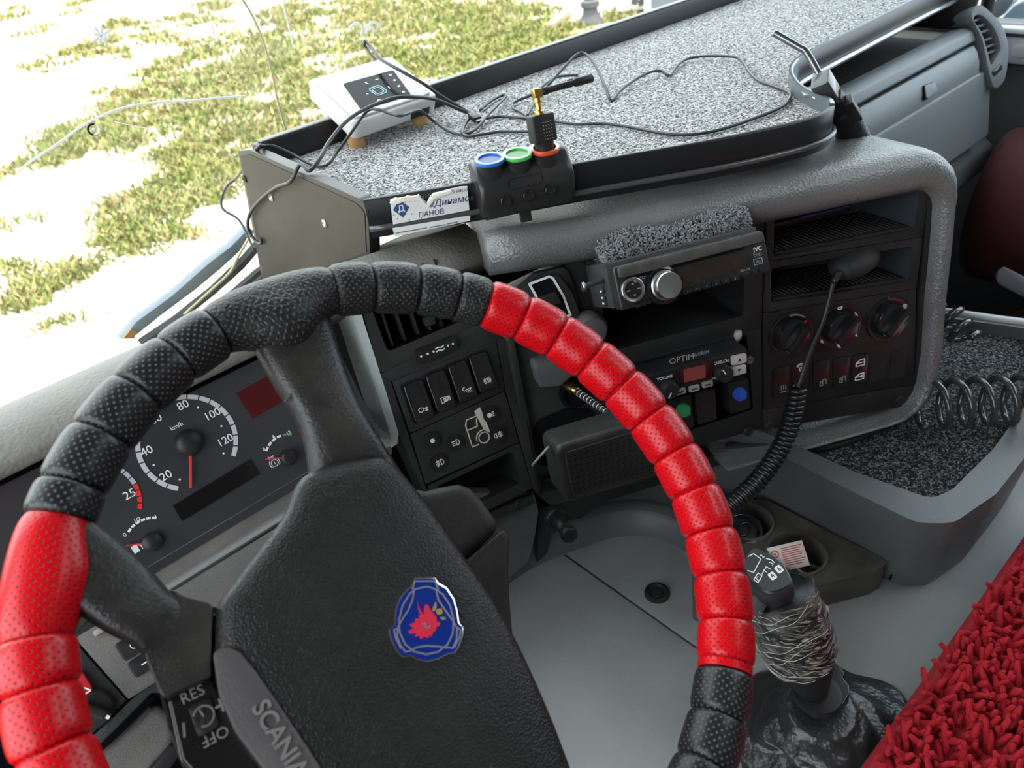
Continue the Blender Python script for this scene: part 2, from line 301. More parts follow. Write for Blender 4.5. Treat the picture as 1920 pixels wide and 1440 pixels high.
# grass: patches read off the yard (centre and half sizes in the picture, then laid on the ground)
GRASS = [M('grass_green', (0.105, 0.150, 0.030), 0.8, spec=0.1, dust=0.75, dcol=(0.21, 0.19, 0.075), dscale=0.9), M('grass_olive', (0.160, 0.165, 0.055), 0.85, spec=0.1, dust=0.8, dcol=(0.30, 0.235, 0.115), dscale=0.7), M('grass_straw', (0.29, 0.22, 0.105), 0.9, spec=0.1)]
patches = [(330,70,110,50,300,.6),(440,110,170,50,900,.3),(330,150,160,40,700,.5),(160,100,60,16,160,.6),(70,130,40,15,60,.8),(190,85,60,14,120,.8),(240,40,40,14,80,.8),(160,10,60,14,80,.9),(20,30,30,16,60,.9),(590,60,130,60,1000,.45),(620,130,90,50,500,.4),(480,190,130,70,1100,.35),(330,200,160,30,500,.4),(250,190,60,20,200,.7),(300,235,180,35,900,.25),(150,255,80,26,500,.2),(110,290,60,18,300,.3),(440,260,120,60,900,.3),(560,250,80,70,700,.5),(380,350,110,40,800,.2),(330,330,60,25,260,.35),(250,390,70,30,300,.85),(280,420,80,40,600,.4),(230,460,50,30,300,.35),(330,440,60,22,200,.6),(100,525,60,25,400,.5),(55,560,60,22,320,.6),(150,505,50,16,150,.6),(20,510,30,18,100,.8),(760,30,100,40,600,.6),(700,80,80,50,500,.4),(830,80,130,50,1300,.15),(930,60,110,45,1100,.15),(890,110,100,40,900,.15),(1000,90,80,35,700,.2),(1060,70,60,25,400,.3),(760,110,60,40,400,.5),(880,30,60,20,150,.5),(1150,30,40,15,90,.5),(500,120,60,40,400,.3),(560,20,70,25,300,.6),(680,20,60,20,250,.6),(400,20,60,20,200,.7),(350,280,70,25,300,.2),(10,320,40,12,60,.8),(60,60,40,10,40,.9),(20,420,40,8,30,.9),(130,610,50,12,50,.9),(860,25,120,18,500,.35),(1180,25,60,14,200,.4)]
bv = [[], [], []]; bf = [[], [], []]
rs = np.random.RandomState(3)
for (cx, cy, hx, hy, n, dry) in patches:
    cx0, cy0 = cx, cy
    n = int(n*1.7)
    # a patch of small clumps, each clump a bunch of blades
    k = max(3, n//22)
    for _ in range(k):
        rr = math.sqrt(rs.rand()); th = rs.rand()*6.283
        x = cx+hx*rr*math.cos(th); y = cy+hy*rr*math.sin(th)-(x-cx)*0.25
        p = G.W(x, y) ; dist = np.linalg.norm(p)
        if dist > 45: continue
        nb = 22; R = 0.03+0.012*dist
        for _b in range(nb):
            q = p+A(rs.randn()*R*0.6, rs.randn()*R*0.6, 0); h = (0.025+0.05*rs.rand())*(0.8+0.05*dist); w = 0.0027*dist**0.8
            a = rs.rand()*6.283; d = A(math.cos(a), math.sin(a), 0); lean = A(rs.randn(), rs.randn(), 0)*h*0.55
            g_ = 2 if rs.rand() < dry*0.45 else (1 if rs.rand() < 0.5 else 0)
            b0 = len(bv[g_]); bv[g_] += [q-d*w, q+d*w, q+lean*0.45+A(0, 0, h*0.6)+d*w*0.7, q+lean*0.45+A(0, 0, h*0.6)-d*w*0.7, q+lean+A(0, 0, h)]
            bf[g_] += [[b0, b0+1, b0+2, b0+3], [b0+3, b0+2, b0+4]]
for i, (nm, lb) in enumerate((('green_grass', 'bright green blades of grass in tufts across the gravel'), ('olive_grass', 'dull olive blades of grass mixed through the tufts'), ('dry_grass', 'dry straw coloured stalks scattered among the grass'))):
    vs = np.array(bv[i]); me = bpy.data.meshes.new(nm); me.from_pydata(vs.tolist(), [], bf[i]); me.materials.append(GRASS[i]); o = bpy.data.objects.new(nm, me); COL.objects.link(o)
    tag(o, lb, 'grass', kind='stuff')
# loose stones in the near part of the yard
sv = []; sf = []
ico = [(0,0,1),(0.9,0,0.2),(0.28,0.85,0.2),(-0.72,0.53,0.2),(-0.72,-0.53,0.2),(0.28,-0.85,0.2),(0,0,-0.6)]
icf = [(0,1,2),(0,2,3),(0,3,4),(0,4,5),(0,5,1),(6,2,1),(6,3,2),(6,4,3),(6,5,4),(6,1,5)]
for _ in range(9000):
    x = rs.rand()*480-10; y = 330+rs.rand()*460
    p = G.W(x, y); s = 0.006+0.022*rs.rand()**3; b0 = len(sv); a = rs.rand()*6.28; e = A(1+0.5*rs.rand(), 1, 0.7)
    for t in ico:
        t = A(*t)*e*s*(0.85+0.3*rs.rand()); sv.append(p+A(t[0]*math.cos(a)-t[1]*math.sin(a), t[0]*math.sin(a)+t[1]*math.cos(a), t[2]))
    sf += [[b0+i for i in q] for q in icf]
st = obj('gravel_stones', sv, sf, M('pale_stone', (0.50, 0.47, 0.41), 0.9, var=0.4, dust=0.3, dcol=(0.36, 0.31, 0.24), dscale=3)); tag(st, 'loose pale stones strewn over the near gravel', 'gravel', kind='stuff')
# yard things at the top of the picture
p0 = G.W(1108, 46)
pm = M('dark_iron', (0.05, 0.05, 0.055), 0.7, dust=0.2)
post = thing('iron_post', p0, 'dark round iron post with collared foot standing in the yard', 'post')
PF = Fr(p0, (1, 0, 0), (0, 1, 0))
lathe('shaft', PF, 0, 0, [(0.085, 0.2), (0.08, 0.5), (0.08, 1.9)], pm, post, n=16)
lathe('foot', PF, 0, 0, [(0.19, 0), (0.17, 0.06), (0.12, 0.14), (0.10, 0.22), (0.135, 0.24), (0.135, 0.31), (0.09, 0.33)], pm, post, n=16)
p1 = G.W(1070, 40); Pq = Fr(p1+A(-0.25, 0.15, 0.0), (1, 0, 0), (0, 1, 0))
bx = box('wooden_beam', Fr(G.W(1060, 38), (0.9, 0.45, 0), (-0.45, 0.9, 0)), -0.75, 0.15, -0.06, 0.06, 0, 0.11, M('weathered_wood', (0.30, 0.22, 0.13), 0.85, bump=0.6, bscale=60), bevel=0.01); tag(bx, 'weathered timber lying on the ground beside the iron post', 'timber')
tk = box('flat_board', Fr(G.W(1100, 60), (0.95, -0.3, 0), (0.3, 0.95, 0)), -0.55, 0.45, -0.07, 0.07, 0, 0.04, M('pale_wood', (0.45, 0.36, 0.2), 0.85), bevel=0.008); tag(tk, 'pale flat board half hidden in the grass before the iron post', 'timber')
p2 = G.W(1192, 26); sg = thing('painted_sign', p2, 'white sign board with a dark painted mark near the top edge', 'sign')
SF = Fr(p2, (0.72, -0.69, 0), (0, 0, 1)); box('board', SF, -0.28, 0.34, 0.05, 0.75, -0.03, 0, M('sign_white', (0.75, 0.74, 0.70), 0.7), sg, bevel=0.01)
strokes('painted_mark', SF, [[(-0.02, 0.15), (0.10, 0.65)], [(0.06, 0.14), (0.22, 0.2), (0.26, 0.4), (0.12, 0.44)], [(0.12, 0.44), (0.24, 0.6)]], 0.09, pm, sg, c=0.004, th=0.004)
box('leg', SF, -0.26, -0.2, 0.0, 0.06, -0.03, 0, pm, sg); box('leg', SF, 0.24, 0.30, 0.0, 0.06, -0.03, 0, pm, sg)
p3 = G.W(1252, 30); dk = thing('steel_plate', p3, 'blue-grey steel plate with pale flaking edge beside the white sign', 'steel plate')
SD = Fr(p3, (0.72, -0.69, 0), (0, 0, 1)); box('plate', SD, -0.25, 0.9, 0.0, 0.9, -0.05, 0, M('blue_grey_paint', (0.10, 0.13, 0.15), 0.6, dust=0.3), dk, bevel=0.01); box('edge_strip', SD, -0.33, -0.24, 0.0, 0.9, -0.06, 0.01, M('flaked_white', (0.7, 0.66, 0.55), 0.8), dk, bevel=0.006)

# cab shell
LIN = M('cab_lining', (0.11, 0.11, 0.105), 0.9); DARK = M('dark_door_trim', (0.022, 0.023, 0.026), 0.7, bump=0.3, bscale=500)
def shell(name, o, lb): return tag(o, lb, 'cab shell', kind='structure')
H = Fr((0, 0, 0), (1, 0, 0), (0, 1, 0))
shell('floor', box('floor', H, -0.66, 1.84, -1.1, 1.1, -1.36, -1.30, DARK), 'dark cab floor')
shell('ceiling', ring('ceiling', H, [(-0.66, -1.1), (1.84, -1.1), (1.84, 0.98), (-0.66, 0.98)], [(0.98, -0.98), (1.70, -0.98), (1.70, -0.26), (0.98, -0.26)], 0.78, 0.84, LIN), 'pale cab roof lining with an unseen hatch opening added to let in light')  # roof hatch added out of view to light the engine cover from above
shell('wall_rear', box('wall_rear', Fr((0, -1.05, 0), (1, 0, 0), (0, 0, 1)), -0.66, 1.84, -1.30, 0.78, 0, 0.05, LIN), 'pale rear cab wall')
def sidewall(name, x0, x1, lb, m, sl=-0.395):
    F2 = XF(0); outer = [(-1.1, -1.30), (1.1, -1.30), (1.1, 0.78), (-1.1, 0.78)]; inner = [(-0.35, sl), (0.93, sl), (0.84, 0.60), (-0.35, 0.60)]
    return shell(name, ring(name, F2, outer, inner, x0, x1, m), lb)
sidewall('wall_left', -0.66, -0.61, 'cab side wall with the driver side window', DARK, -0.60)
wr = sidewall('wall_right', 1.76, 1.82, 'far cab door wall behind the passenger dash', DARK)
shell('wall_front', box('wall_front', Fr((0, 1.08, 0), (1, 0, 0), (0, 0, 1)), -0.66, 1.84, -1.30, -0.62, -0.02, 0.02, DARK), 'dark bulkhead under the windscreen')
# windscreen
WSF = Fr((0, 1.134, -0.62), (1, 0, 0), (0, -0.16, 1.0))
def glass_mat(name, tint=(1, 1, 1), refl=0.05, haze=0.02):
    m = bpy.data.materials.new(name); m.use_nodes = True; nt = m.node_tree; nt.nodes.clear(); N = nt.nodes.new; L = nt.links.new
    out = N('ShaderNodeOutputMaterial'); tr = N('ShaderNodeBsdfTransparent'); tr.inputs[0].default_value = (*tint, 1); gl = N('ShaderNodeBsdfGlossy'); gl.inputs['Roughness'].default_value = 0.02
    df = N('ShaderNodeBsdfDiffuse'); df.inputs[0].default_value = (0.7, 0.68, 0.62, 1)
    tc = N('ShaderNodeTexCoord'); nz = N('ShaderNodeTexNoise'); nz.inputs['Scale'].default_value = 5; nz.inputs['Detail'].default_value = 8; nz.inputs['Roughness'].default_value = 0.7; L(tc.outputs['Object'], nz.inputs['Vector'])
    mr = N('ShaderNodeMapRange'); mr.inputs[1].default_value = 0.45; mr.inputs[2].default_value = 0.8; mr.inputs[3].default_value = 0.0; mr.inputs[4].default_value = haze; L(nz.outputs['Fac'], mr.inputs[0])
    m1 = N('ShaderNodeMixShader'); m1.inputs[0].default_value = refl; L(tr.outputs[0], m1.inputs[1]); L(gl.outputs[0], m1.inputs[2])
    m2 = N('ShaderNodeMixShader'); L(mr.outputs[0], m2.inputs[0]); L(m1.outputs[0], m2.inputs[1]); L(df.outputs[0], m2.inputs[2]); L(m2.outputs[0], out.inputs[0]); return m
GLS = glass_mat('windscreen_glass', (0.97, 0.99, 0.97), 0.03, 0.10)
ws = thing('window_1', (0.55, 1.115, -0.5), 'large dusty cracked windscreen over the dash', 'windscreen', kind='structure')
pane = box('glass_pane', WSF, -0.55, 1.70, 0.02, 1.40, -0.003, 0.003, GLS, ws)
ring('frame_seal', WSF, [(-0.64, -0.02), (1.80, -0.02), (1.80, 1.45), (-0.64, 1.45)], [(-0.55, 0.02), (1.70, 0.02), (1.70, 1.40), (-0.55, 1.40)], -0.02, 0.012, CABLE, ws, bevel=0.004)
CRK = M('glass_crack', (0.92, 0.93, 0.92), 0.4); CRD = M('stone_chip_dark', (0.05, 0.05, 0.05), 0.5)
def pxl(pts, fr, c): return [fr.L(x, y, c) for x, y in pts]
def wpath(pts, m=4): return [tuple(p) for p in spline([(x, y) for x, y in pts], m)]
strokes('crack', WSF, [pxl(wpath([(36,320),(60,300),(110,268),(150,238),(178,222),(230,202),(290,192),(360,188),(410,183),(460,180)]), WSF, 0.004)], 0.0026, CRK, ws, c=0.005)
strokes('crack', WSF, [pxl(wpath([(455,0),(478,40),(497,90),(510,140),(518,180),(530,225),(542,265)]), WSF, 0.004)], 0.0026, M('old_crack', (0.55, 0.50, 0.38), 0.6), ws, c=0.005)
strokes('crack', WSF, [pxl(wpath([(530,0),(533,20),(540,45),(548,82)]), WSF, 0.004)], 0.0016, CRK, ws, c=0.005)
strokes('crack', WSF, [pxl(wpath([(396,40),(399,60),(402,78)]), WSF, 0.004)], 0.0016, CRK, ws, c=0.005)
strokes('crack', WSF, [pxl([(215,228),(250,236),(300,244)], WSF, 0.004)], 0.0006, CRK, ws, c=0.005)
ca, cb = WSF.L(189, 67, 0.004)
strokes('star_chip', WSF, [[(ca, cb), (ca+0.010*math.cos(t)*s, cb+0.010*math.sin(t)*s)] for t, s in ((0.3, 1.3), (1.1, 0.9), (1.9, 1.0), (2.6, 0.7), (3.5, 1.2), (4.2, .9), (5.0, 1.0), (5.7, .8))], 0.0030, CRK, ws, c=0.005)
ca, cb = WSF.L(175, 242, 0.004)
strokes('round_chip', WSF, [arc(ca, cb, 0.0065, 60, 250)], 0.0026, CRD, ws, c=0.005); strokes('round_chip', WSF, [arc(ca, cb, 0.0065, -110, 60), [(ca, cb)]], 0.0016, CRK, ws, c=0.005)
for (x, y) in ((690, 65), (700, 58), (668, 60)):
    a, b = WSF.L(x, y, 0.004); strokes('smear', WSF, [arc(a, b, 0.012, 40+x, 200+x, 6)], 0.0035, CRK, ws, c=0.005)
# wiper outside, below the glass on the driver side
wp = thing('windscreen_wiper', (0.3, 1.16, -0.5), 'blue-grey wiper arm with black blade lying along the windscreen base', 'wiper')
WPF = Fr((0, 1.15, -0.52), (1, 0, 0), (0, -0.16, 1.0))
def wq(pts): return pxl(pts, WPF, 0.0)
prism('arm', WPF, wq([(232,645),(262,610),(330,560),(400,498),(440,468),(475,432),(486,440),(455,480),(420,512),(372,552),(310,598),(258,640)]), -0.030, -0.012, M('worn_blue_grey_metal', (0.16, 0.20, 0.25), 0.5, dust=0.4, dcol=(0.30, 0.27, 0.22), dscale=30), wp, bevel=0.004)
prism('blade', WPF, wq([(262,642),(330,596),(400,540),(450,492),(486,452),(490,462),(455,503),(400,552),(330,607),(268,650)]), -0.010, 0.004, M('rubber', (0.03, 0.03, 0.032), 0.7), wp, bevel=0.002)
prism('rust_patch', WPF, wq([(236,640),(250,622),(262,628),(256,640)]), -0.012, -0.009, M('rust', (0.42, 0.20, 0.06), 0.8), wp)
hz = tube('washer_hose', spline([WPF.W(345, 590, .012), WPF.W(395, 545, .012), WPF.W(430, 512, .012), WPF.W(447, 480, .014), WPF.W(470, 440, .012)], 5), 0.0022, M('yellowed_hose', (0.50, 0.44, 0.25), 0.5), None, n=6)
tag(hz, 'thin yellowed washer hose running beside the wiper', 'hose')
for i, off in enumerate((0, 16, 30)):
    tr_ = prism('trim_%d' % (i+1), WPF, wq([(300,640+off),(400,560+off),(470,500+off),(500,478+off),(500,486+off),(470,510+off),(400,570+off),(300,652+off)]), 0.012, 0.022, M('seal_rubber_%d' % i, (0.03+0.02*i, 0.03+0.02*i, 0.03+0.02*i), 0.6)); tag(tr_, 'black ribbed windscreen seal along the dash edge', 'seal', group='windscreen seals', kind='structure')

# ================================================================ dashboard body
CON = panel((1090, 485), (1750, 345), (1715, 750), -0.385, True)
SW = panel((735, 715), (930, 640), (800, 905), -0.465)
dash = thing('dashboard', (0.4, 0.7, -0.6), 'grey moulded truck dashboard with dusty top and rounded centre pad', 'dashboard')
hood = [(1.08, -0.60), (0.95, -0.51), (0.82, -0.425), (0.755, -0.370), (0.72, -0.348), (0.69, -0.340), (0.664, -0.341), (0.648, -0.348), (0.639, -0.357), (0.639, -0.367), (0.650, -0.372), (0.69, -0.370), (0.9, -0.51), (1.08, -0.66)]
profx('binnacle_hood', hood, -0.60, 0.268, PADL, dash, bevel=0.006, seg=3)
# dash top between hood and centre pad, following the angled switch panel
tops = []
for a, yo in ((-0.045, 0.0), (0.02, 0.0), (0.10, 0.0), (0.16, 0.0)):
    e = SW.P(a, 0.095, 0.0); x = e[0]
    tops.append([A(x, 1.08, -0.60), A(x, 0.90, -0.48), A(x, 0.78, -0.385), A(x, e[1]+0.05, -0.352), A(x, e[1]+0.012, e[2]+0.010), A(x, e[1]-0.004, e[2]-0.002), A(x, e[1]+0.01, e[2]-0.02), A(x, 0.9, -0.55), A(x, 1.08, -0.66)])
loft('dash_top', tops, PADL, dash, closed=True)
# centre pad: a rounded section swept along the top of the console, round the corner and down its right side
def padpath():
    a0, b0 = CON.L(1090, 485); a1, b1 = CON.L(1752, 346); a2, b2 = CON.L(1716, 748)
    P = [(-0.105, 0.006), (-0.06, 0.003), (0.0, 0.0), (0.12, 0.0), (0.24, 0.0), (a1-0.05, 0.0)]
    R = 0.028
    for t in np.linspace(0, math.pi/2, 7): P.append((a1-R+R*math.sin(t), -R+R*math.cos(t)))
    P += [(a1+0.001, -0.07), (a1, -0.15), (a2+0.003, -0.22), (a2, b2+0.035)]
    for t in np.linspace(0, math.pi/2, 5): P.append((a2-0.045+0.045*math.cos(t), b2+0.03-0.045*math.sin(t)))
    P += [(a2-0.14, b2-0.018), (a2-0.28, b2-0.02)]
    return [A(*p) for p in P]
PP = padpath(); rings = []
for i, p in enumerate(PP):
    t = nrm(PP[min(i+1, len(PP)-1)]-PP[max(i-1, 0)]); out = A(-t[1], t[0]); out = nrm(out)
    up = max(0.0, out[1]); dn = max(0.0, -out[1]); w = 0.026+0.020*up-0.016*dn
    dpt = -0.26*up-0.06*(1-up)
    prof = [(-0.002, -0.05), (-0.002, 0.004), (0.004, 0.012), (w*0.35, 0.019), (w*0.65, 0.017), (w*0.87, 0.008), (w*0.98, -0.008), (w*1.0, -0.028), (w*(1.0+0.10*up), dpt*0.5-0.03), (w*(1.0+0.02*up), dpt-0.03)]
    rings.append([CON.P(p[0]+out[0]*o_, p[1]+out[1]*o_, c) for o_, c in prof])
loft('centre_pad', rings, PAD, dash, closed=True, cap=True)
# lower knee panel below the switch panel, and the dark space beneath the console
kp = SW.poly([(800,925),(1003,922),(1012,960),(1004,1010),(992,1055),(955,1085),(940,1180),(800,1180)], -0.012)
prism('knee_panel', SW, kp, -0.04, -0.012, GREY, dash, bevel=0.005)
prism('lower_trim', SW, SW.poly([(856,988),(1000,928),(1006,944),(862,1006)], 0.0), -0.012, 0.0, SWP, dash, bevel=0.003)
box('light_block', Fr((0, 0.80, 0), (1, 0, 0), (0, 0, 1)), -0.60, 1.60, -1.28, -0.43, -0.01, 0.0, VOID, dash)  # dark sheet added to stop daylight showing through gaps in the dash
box('under_console_shade', CON, -0.20, 0.36, -0.52, -0.295, -0.20, -0.17, VOID, dash)  # dark sheet standing in for the shade under the console
prism('console_sill', CON, CON.poly([(1006,925),(1030,945),(1180,905),(1300,868),(1300,845),(1020,918)], 0.0), -0.04, 0.006, SWP, dash, bevel=0.004)
prism('console_underside', CON, CON.poly([(1010,955),(1180,908),(1300,868),(1440,826),(1440,846),(1300,892),(1135,945),(1090,975),(1040,985),(1028,1040),(1008,1060)], -0.02), -0.05, -0.022, BLKM, dash, bevel=0.004)
# ================================================================ instrument cluster
T27 = math.radians(27)
CL = Fr((0.1, 0.6, -0.493), (1, 0, 0), (0, math.sin(T27), math.cos(T27)))
CLF = M('cluster_face', (0.030, 0.032, 0.036), 0.32, dust=0.06)
ic = thing('instrument_cluster', (0.1, 0.6, -0.5), 'grey instrument cluster with round speedometer behind the steering wheel', 'instrument cluster')
prism('face', CL, [(-0.30, -0.004), (0.185, -0.004), (0.185, 0.125), (-0.30, 0.125)], -0.01, 0.0, CLF, ic)
def gauge(name, cx, cy, r, label=None):
    pass
def ticks_arc(fr, a, b, r, w, t0, t1, k, gap=1.5):
    out = []
    for i in range(k):
        s = t0+(t1-t0)*i/k; e = t0+(t1-t0)*(i+1)/k; g_ = gap if t1 > t0 else -gap
        A1 = arc(a, b, r, s+g_/2, e-g_/2, 5); A2 = arc(a, b, r-w, s+g_/2, e-g_/2, 5); out.append(tuple(A1+A2[::-1]))
    return out
sa, sb = CL.L(353, 830)
def ang(px, py, a, b): x, y = CL.L(px, py); return math.degrees(math.atan2(y-b, x-a))
# speedometer
Rg = 0.0445
t_hi = ang(440, 857, sa, sb); t_lo = ang(335, 918, sa, sb)
t_start = t_lo if t_lo > 0 else t_lo+360
t_end = t_hi
sp = strokes('speed_scale', CL, ticks_arc(CL, sa, sb, Rg, 0.0042, t_start, t_end, 20, 1.6), 0.001, M('scale_white', (0.55, 0.53, 0.54), 0.5), ic)
for s_, px, py, sz in (('20', 311, 892, .0105), ('40', 275, 846, .0105), ('80', 343, 760, .0105), ('100', 398, 777, .0105), ('120', 422, 826, .0105), ('60', 292, 786, .0105), ('km/h', 331, 799, .0058)):
    a, b = CL.L(px, py); text('numeral', s_, CL, a, b, sz, WHITE, sp)
strokes('minor_dots', CL, [[CL.L(x, y)] for x, y in ((337, 899), (288, 872), (415, 799), (371, 764), (419, 850))], 0.0009, WHITE, sp)
lathe('speed_hub', CL, sa, sb, [(0.0125, 0.0), (0.0125, 0.004), (0.0105, 0.0075), (0.006, 0.0095), (0.001, 0.010)], BLK, ic)
na, nb = CL.L(357, 915, 0.004); prism('speed_needle', CL, [(sa-0.0006, sb), (na-0.0008, nb), (na+0.0012, nb), (sa+0.0022, sb)], 0.0035, 0.0048, NEEDLE, ic)
# small pressure gauge
ga, gb = CL.L(540, 857)
pg = strokes('pressure_scale', CL, ticks_arc(CL, ga, gb, 0.0235, 0.0022, ang(502, 848, ga, gb), ang(530, 823, ga, gb), 4, 4), 0.001, WHITE, ic)
strokes('pressure_green_scale', CL, ticks_arc(CL, ga, gb, 0.0235, 0.0022, ang(530, 823, ga, gb), ang(547, 821, ga, gb), 2, 4), 0.001, M('scale_green', (0.10, 0.30, 0.12), 0.5), pg)
for s_, px, py, sz in (('0', 495, 843, .0050), ('6', 513, 819, .0050), ('12', 541, 812, .0050), ('bar', 508, 857, .0046)):
    a, b = CL.L(px, py); text('numeral', s_, CL, a, b, sz, WHITE, pg)
lathe('pressure_hub', CL, ga, gb, [(0.008, 0), (0.008, 0.005), (0.006, 0.0075), (0.001, 0.0085)], BLK, ic)
na, nb = CL.L(498, 861, .004); prism('pressure_needle', CL, [(ga, gb-0.0008), (ga, gb+0.0008), (na, nb+0.0004), (na, nb-0.0004)], 0.0028, 0.0036, NEEDLE, ic)
a, b = CL.L(515, 868); strokes('brake_symbol', CL, [arc(a, b, 0.0034, 0, 360, 18), arc(a, b, 0.005, -50, 50, 6), arc(a, b, 0.005, 130, 230, 6)], 0.0006, WHITE, ic); text('brake_numeral', '1', CL, a, b, 0.005, WHITE, ic)
# fuel gauge
fa, fb = CL.L(284, 1016)
fg = strokes('fuel_scale', CL, ticks_arc(CL, fa, fb, 0.0225, 0.002, ang(243, 1000, fa, fb), ang(293, 975, fa, fb), 6, 3), 0.001, WHITE, ic)
for s_, px, py, sz in (('0', 234, 1003, .0052), ('1/2', 257, 975, .0048), ('1', 292, 968, .0052)):
    a, b = CL.L(px, py); text('numeral', s_, CL, a, b, sz, WHITE, fg)
lathe('fuel_hub', CL, fa, fb, [(0.0085, 0), (0.0085, 0.005), (0.006, 0.0075), (0.001, 0.0085)], BLK, ic)
na, nb = CL.L(236, 1023, .003); prism('fuel_needle', CL, [(fa, fb-0.0008), (fa, fb+0.0008), (na, nb+0.0004), (na, nb-0.0004)], 0.0028, 0.0036, NEEDLE, ic)
a, b = CL.L(256, 1028); strokes('fuel_symbol', CL, [tuple(rect(a-0.001, b, 0.005, 0.007)), [(a+0.002, b+0.002), (a+0.004, b+0.001), (a+0.0042, b-0.003)]], 0.0007, WHITE, ic)
# rev counter, its right edge shows beside the rim
ra, rb = CL.L(168, 952)
def rr_(px, py): x, y = CL.L(px, py); return math.hypot(x-ra, y-rb)
Rr = rr_(266, 935)
rv = strokes('rev_scale', CL, ticks_arc(CL, ra, rb, Rr, 0.0036, ang(238, 878, ra, rb)+60, ang(258, 905, ra, rb), 8, 1.6), 0.001, M('scale_grey', (0.45, 0.43, 0.44), 0.5), ic)
strokes('rev_red_scale', CL, ticks_arc(CL, ra, rb, Rr, 0.0036, ang(258, 905, ra, rb), ang(259, 955, ra, rb), 4, 1.6), 0.001, NEEDLE, rv)
a, b = CL.L(243, 927); text('numeral', '25', CL, a, b, 0.0105, WHITE, rv)
# displays
prism('warning_display', CL, CL.poly([(443,737),(503,704),(540,745),(474,785)]), 0.0, 0.0012, M('display_red', (0.075, 0.004, 0.006), 0.15), ic)
prism('trip_display', CL, CL.poly([(324,948),(468,861),(486,889),(341,977)]), 0.0, 0.0012, M('display_black', (0.008, 0.007, 0.007), 0.2), ic)
# ledge, bright strip and lower cover below the face
def yz(px, py, z): r = ray(px, py); q = r*(z/r[2]); return q
lg = [(0.600, -0.489), (0.607, -0.497), (0.582, -0.5005), (0.582, -0.512), (0.62, -0.53), (0.66, -0.50)]
profx('ledge', lg, -0.30, 0.285, BEZ, ic, bevel=0.002)
profx('bright_strip', [(0.584, -0.4995), (0.5735, -0.5015), (0.5735, -0.5055), (0.584, -0.5045)], -0.02, 0.27, M('satin_strip', (0.20, 0.20, 0.195), 0.35, metal=0.5), ic, bevel=0.001)
# ================================================================ lower left switch panel
T2 = math.radians(38)
LP = Fr((0.0, 0.50, -0.575), (1, 0, 0), (0, math.sin(T2), math.cos(T2)))
lp = thing('lower_switch_panel', (0.0, 0.5, -0.6), 'dusty charcoal switch panel below the instrument cluster on the left', 'switch panel')
prism('upper_plate', LP, LP.poly([(140,1196),(215,1152),(320,1112),(545,974),(640,985),(480,1140),(300,1275),(241,1312)]), -0.012, 0.0, BEZ, lp, bevel=0.002)
prism('lower_plate', LP, LP.poly([(138,1200),(238,1313),(140,1410),(60,1440),(20,1300)]), -0.012, -0.0006, SWP, lp, bevel=0.002)
prism('left_plate', LP, LP.poly([(-60,1300),(136,1196),(195,1130),(100,1100),(-100,1180)]), -0.012, -0.0003, SWP, lp, bevel=0.002)
def button_at(fr, name, px, py, w, h, mat, par, hh=0.004, rot=0, r=0.003, **k):
    a, b = fr.L(px, py); f2 = fr.turn(rot, a, b); return prism(name, f2, rp(rect(0, 0, w, h), r), 0.0, hh, mat, par, bevel=0.0012, taper=0.04, **k), f2
o, f2 = button_at(LP, 'clock_button', 252, 1207, 0.026, 0.017, BLK, lp)
strokes('clock_symbol', f2, [arc(0, 0, 0.0034, -20, 300), [(0, 0.0026), (0, 0), (0.002, -0.0005)]], 0.0006, WHITE, o, c=0.0042)
o, f2 = button_at(LP, 'minus_button', 274, 1240, 0.026, 0.015, BLK, lp); strokes('minus_symbol', f2, [[(-0.004, 0), (0.004, 0)]], 0.0009, WHITE, o, c=0.0042)
o, f2 = button_at(LP, 'hazard_switch', 137, 1292, 0.024, 0.021, REDP, lp, 0.006, r=0.005); strokes('hazard_triangle', f2, [[(0.004, -0.008), (0.010, -0.008), (0.007, -0.003), (0.004, -0.008)]], 0.001, WHITE, o, c=0.0062)
ka, kb = LP.L(175, 1330)
kn = lathe('light_knob', LP, ka, kb, [(0.0155, -0.001), (0.015, 0.004), (0.0135, 0.006), (0.012, 0.0062)], BLK, lp)
prism('knob_grip', LP.turn(0.55, ka, kb), rp(rect(0, 0, 0.008, 0.025), 0.003), 0.005, 0.014, BLK, kn, bevel=0.002, taper=0.15)
strokes('knob_mark', LP.turn(0.55, ka, kb), [[(0, -0.0125), (0, -0.009)]], 0.0028, WHITE, kn, c=0.0128)
a, b = LP.L(143, 1362); strokes('lamp_symbol', LP, [arc(a, b, 0.003, -30, 180), [(a+0.002, b-0.003), (a-0.001, b-0.005)]], 0.0007, WHITE, lp)
box('bright_clip', LP, LP.L(178, 1192)[0], LP.L(178, 1192)[0]+0.018, LP.L(185, 1182)[1]-0.003, LP.L(185, 1182)[1]+0.002, 0, 0.004, M('clip_grey', (0.32, 0.31, 0.29), 0.4, metal=0.4), lp, bevel=0.0008)
# open slot and dusty roll below
T3 = LP.poly([(170,1400),(285,1297),(305,1300),(330,1330),(175,1480)])
prism('slot_frame', LP, LP.poly([(150,1402),(243,1315),(292,1272),(345,1290),(360,1330),(330,1360),(300,1300),(285,1300),(160,1425)]), -0.02, -0.001, SWP, lp, bevel=0.002)
prism('slot_back', LP, LP.poly([(150,1415),(262,1306),(288,1308),(320,1330),(180,1470)], -0.03), -0.06, -0.03, VOID, lp)
prism('lower_roll', LP, LP.poly([(165,1440),(232,1378),(280,1328),(300,1320),(330,1345),(330,1395),(290,1440),(230,1520),(120,1520)], -0.016), -0.05, -0.016, BEZ, lp, bevel=0.008, seg=4)
prism('lower_strip', LP, LP.poly([(268,1455),(322,1396),(350,1396),(300,1470)], -0.01), -0.04, -0.008, BLK, lp, bevel=0.003)
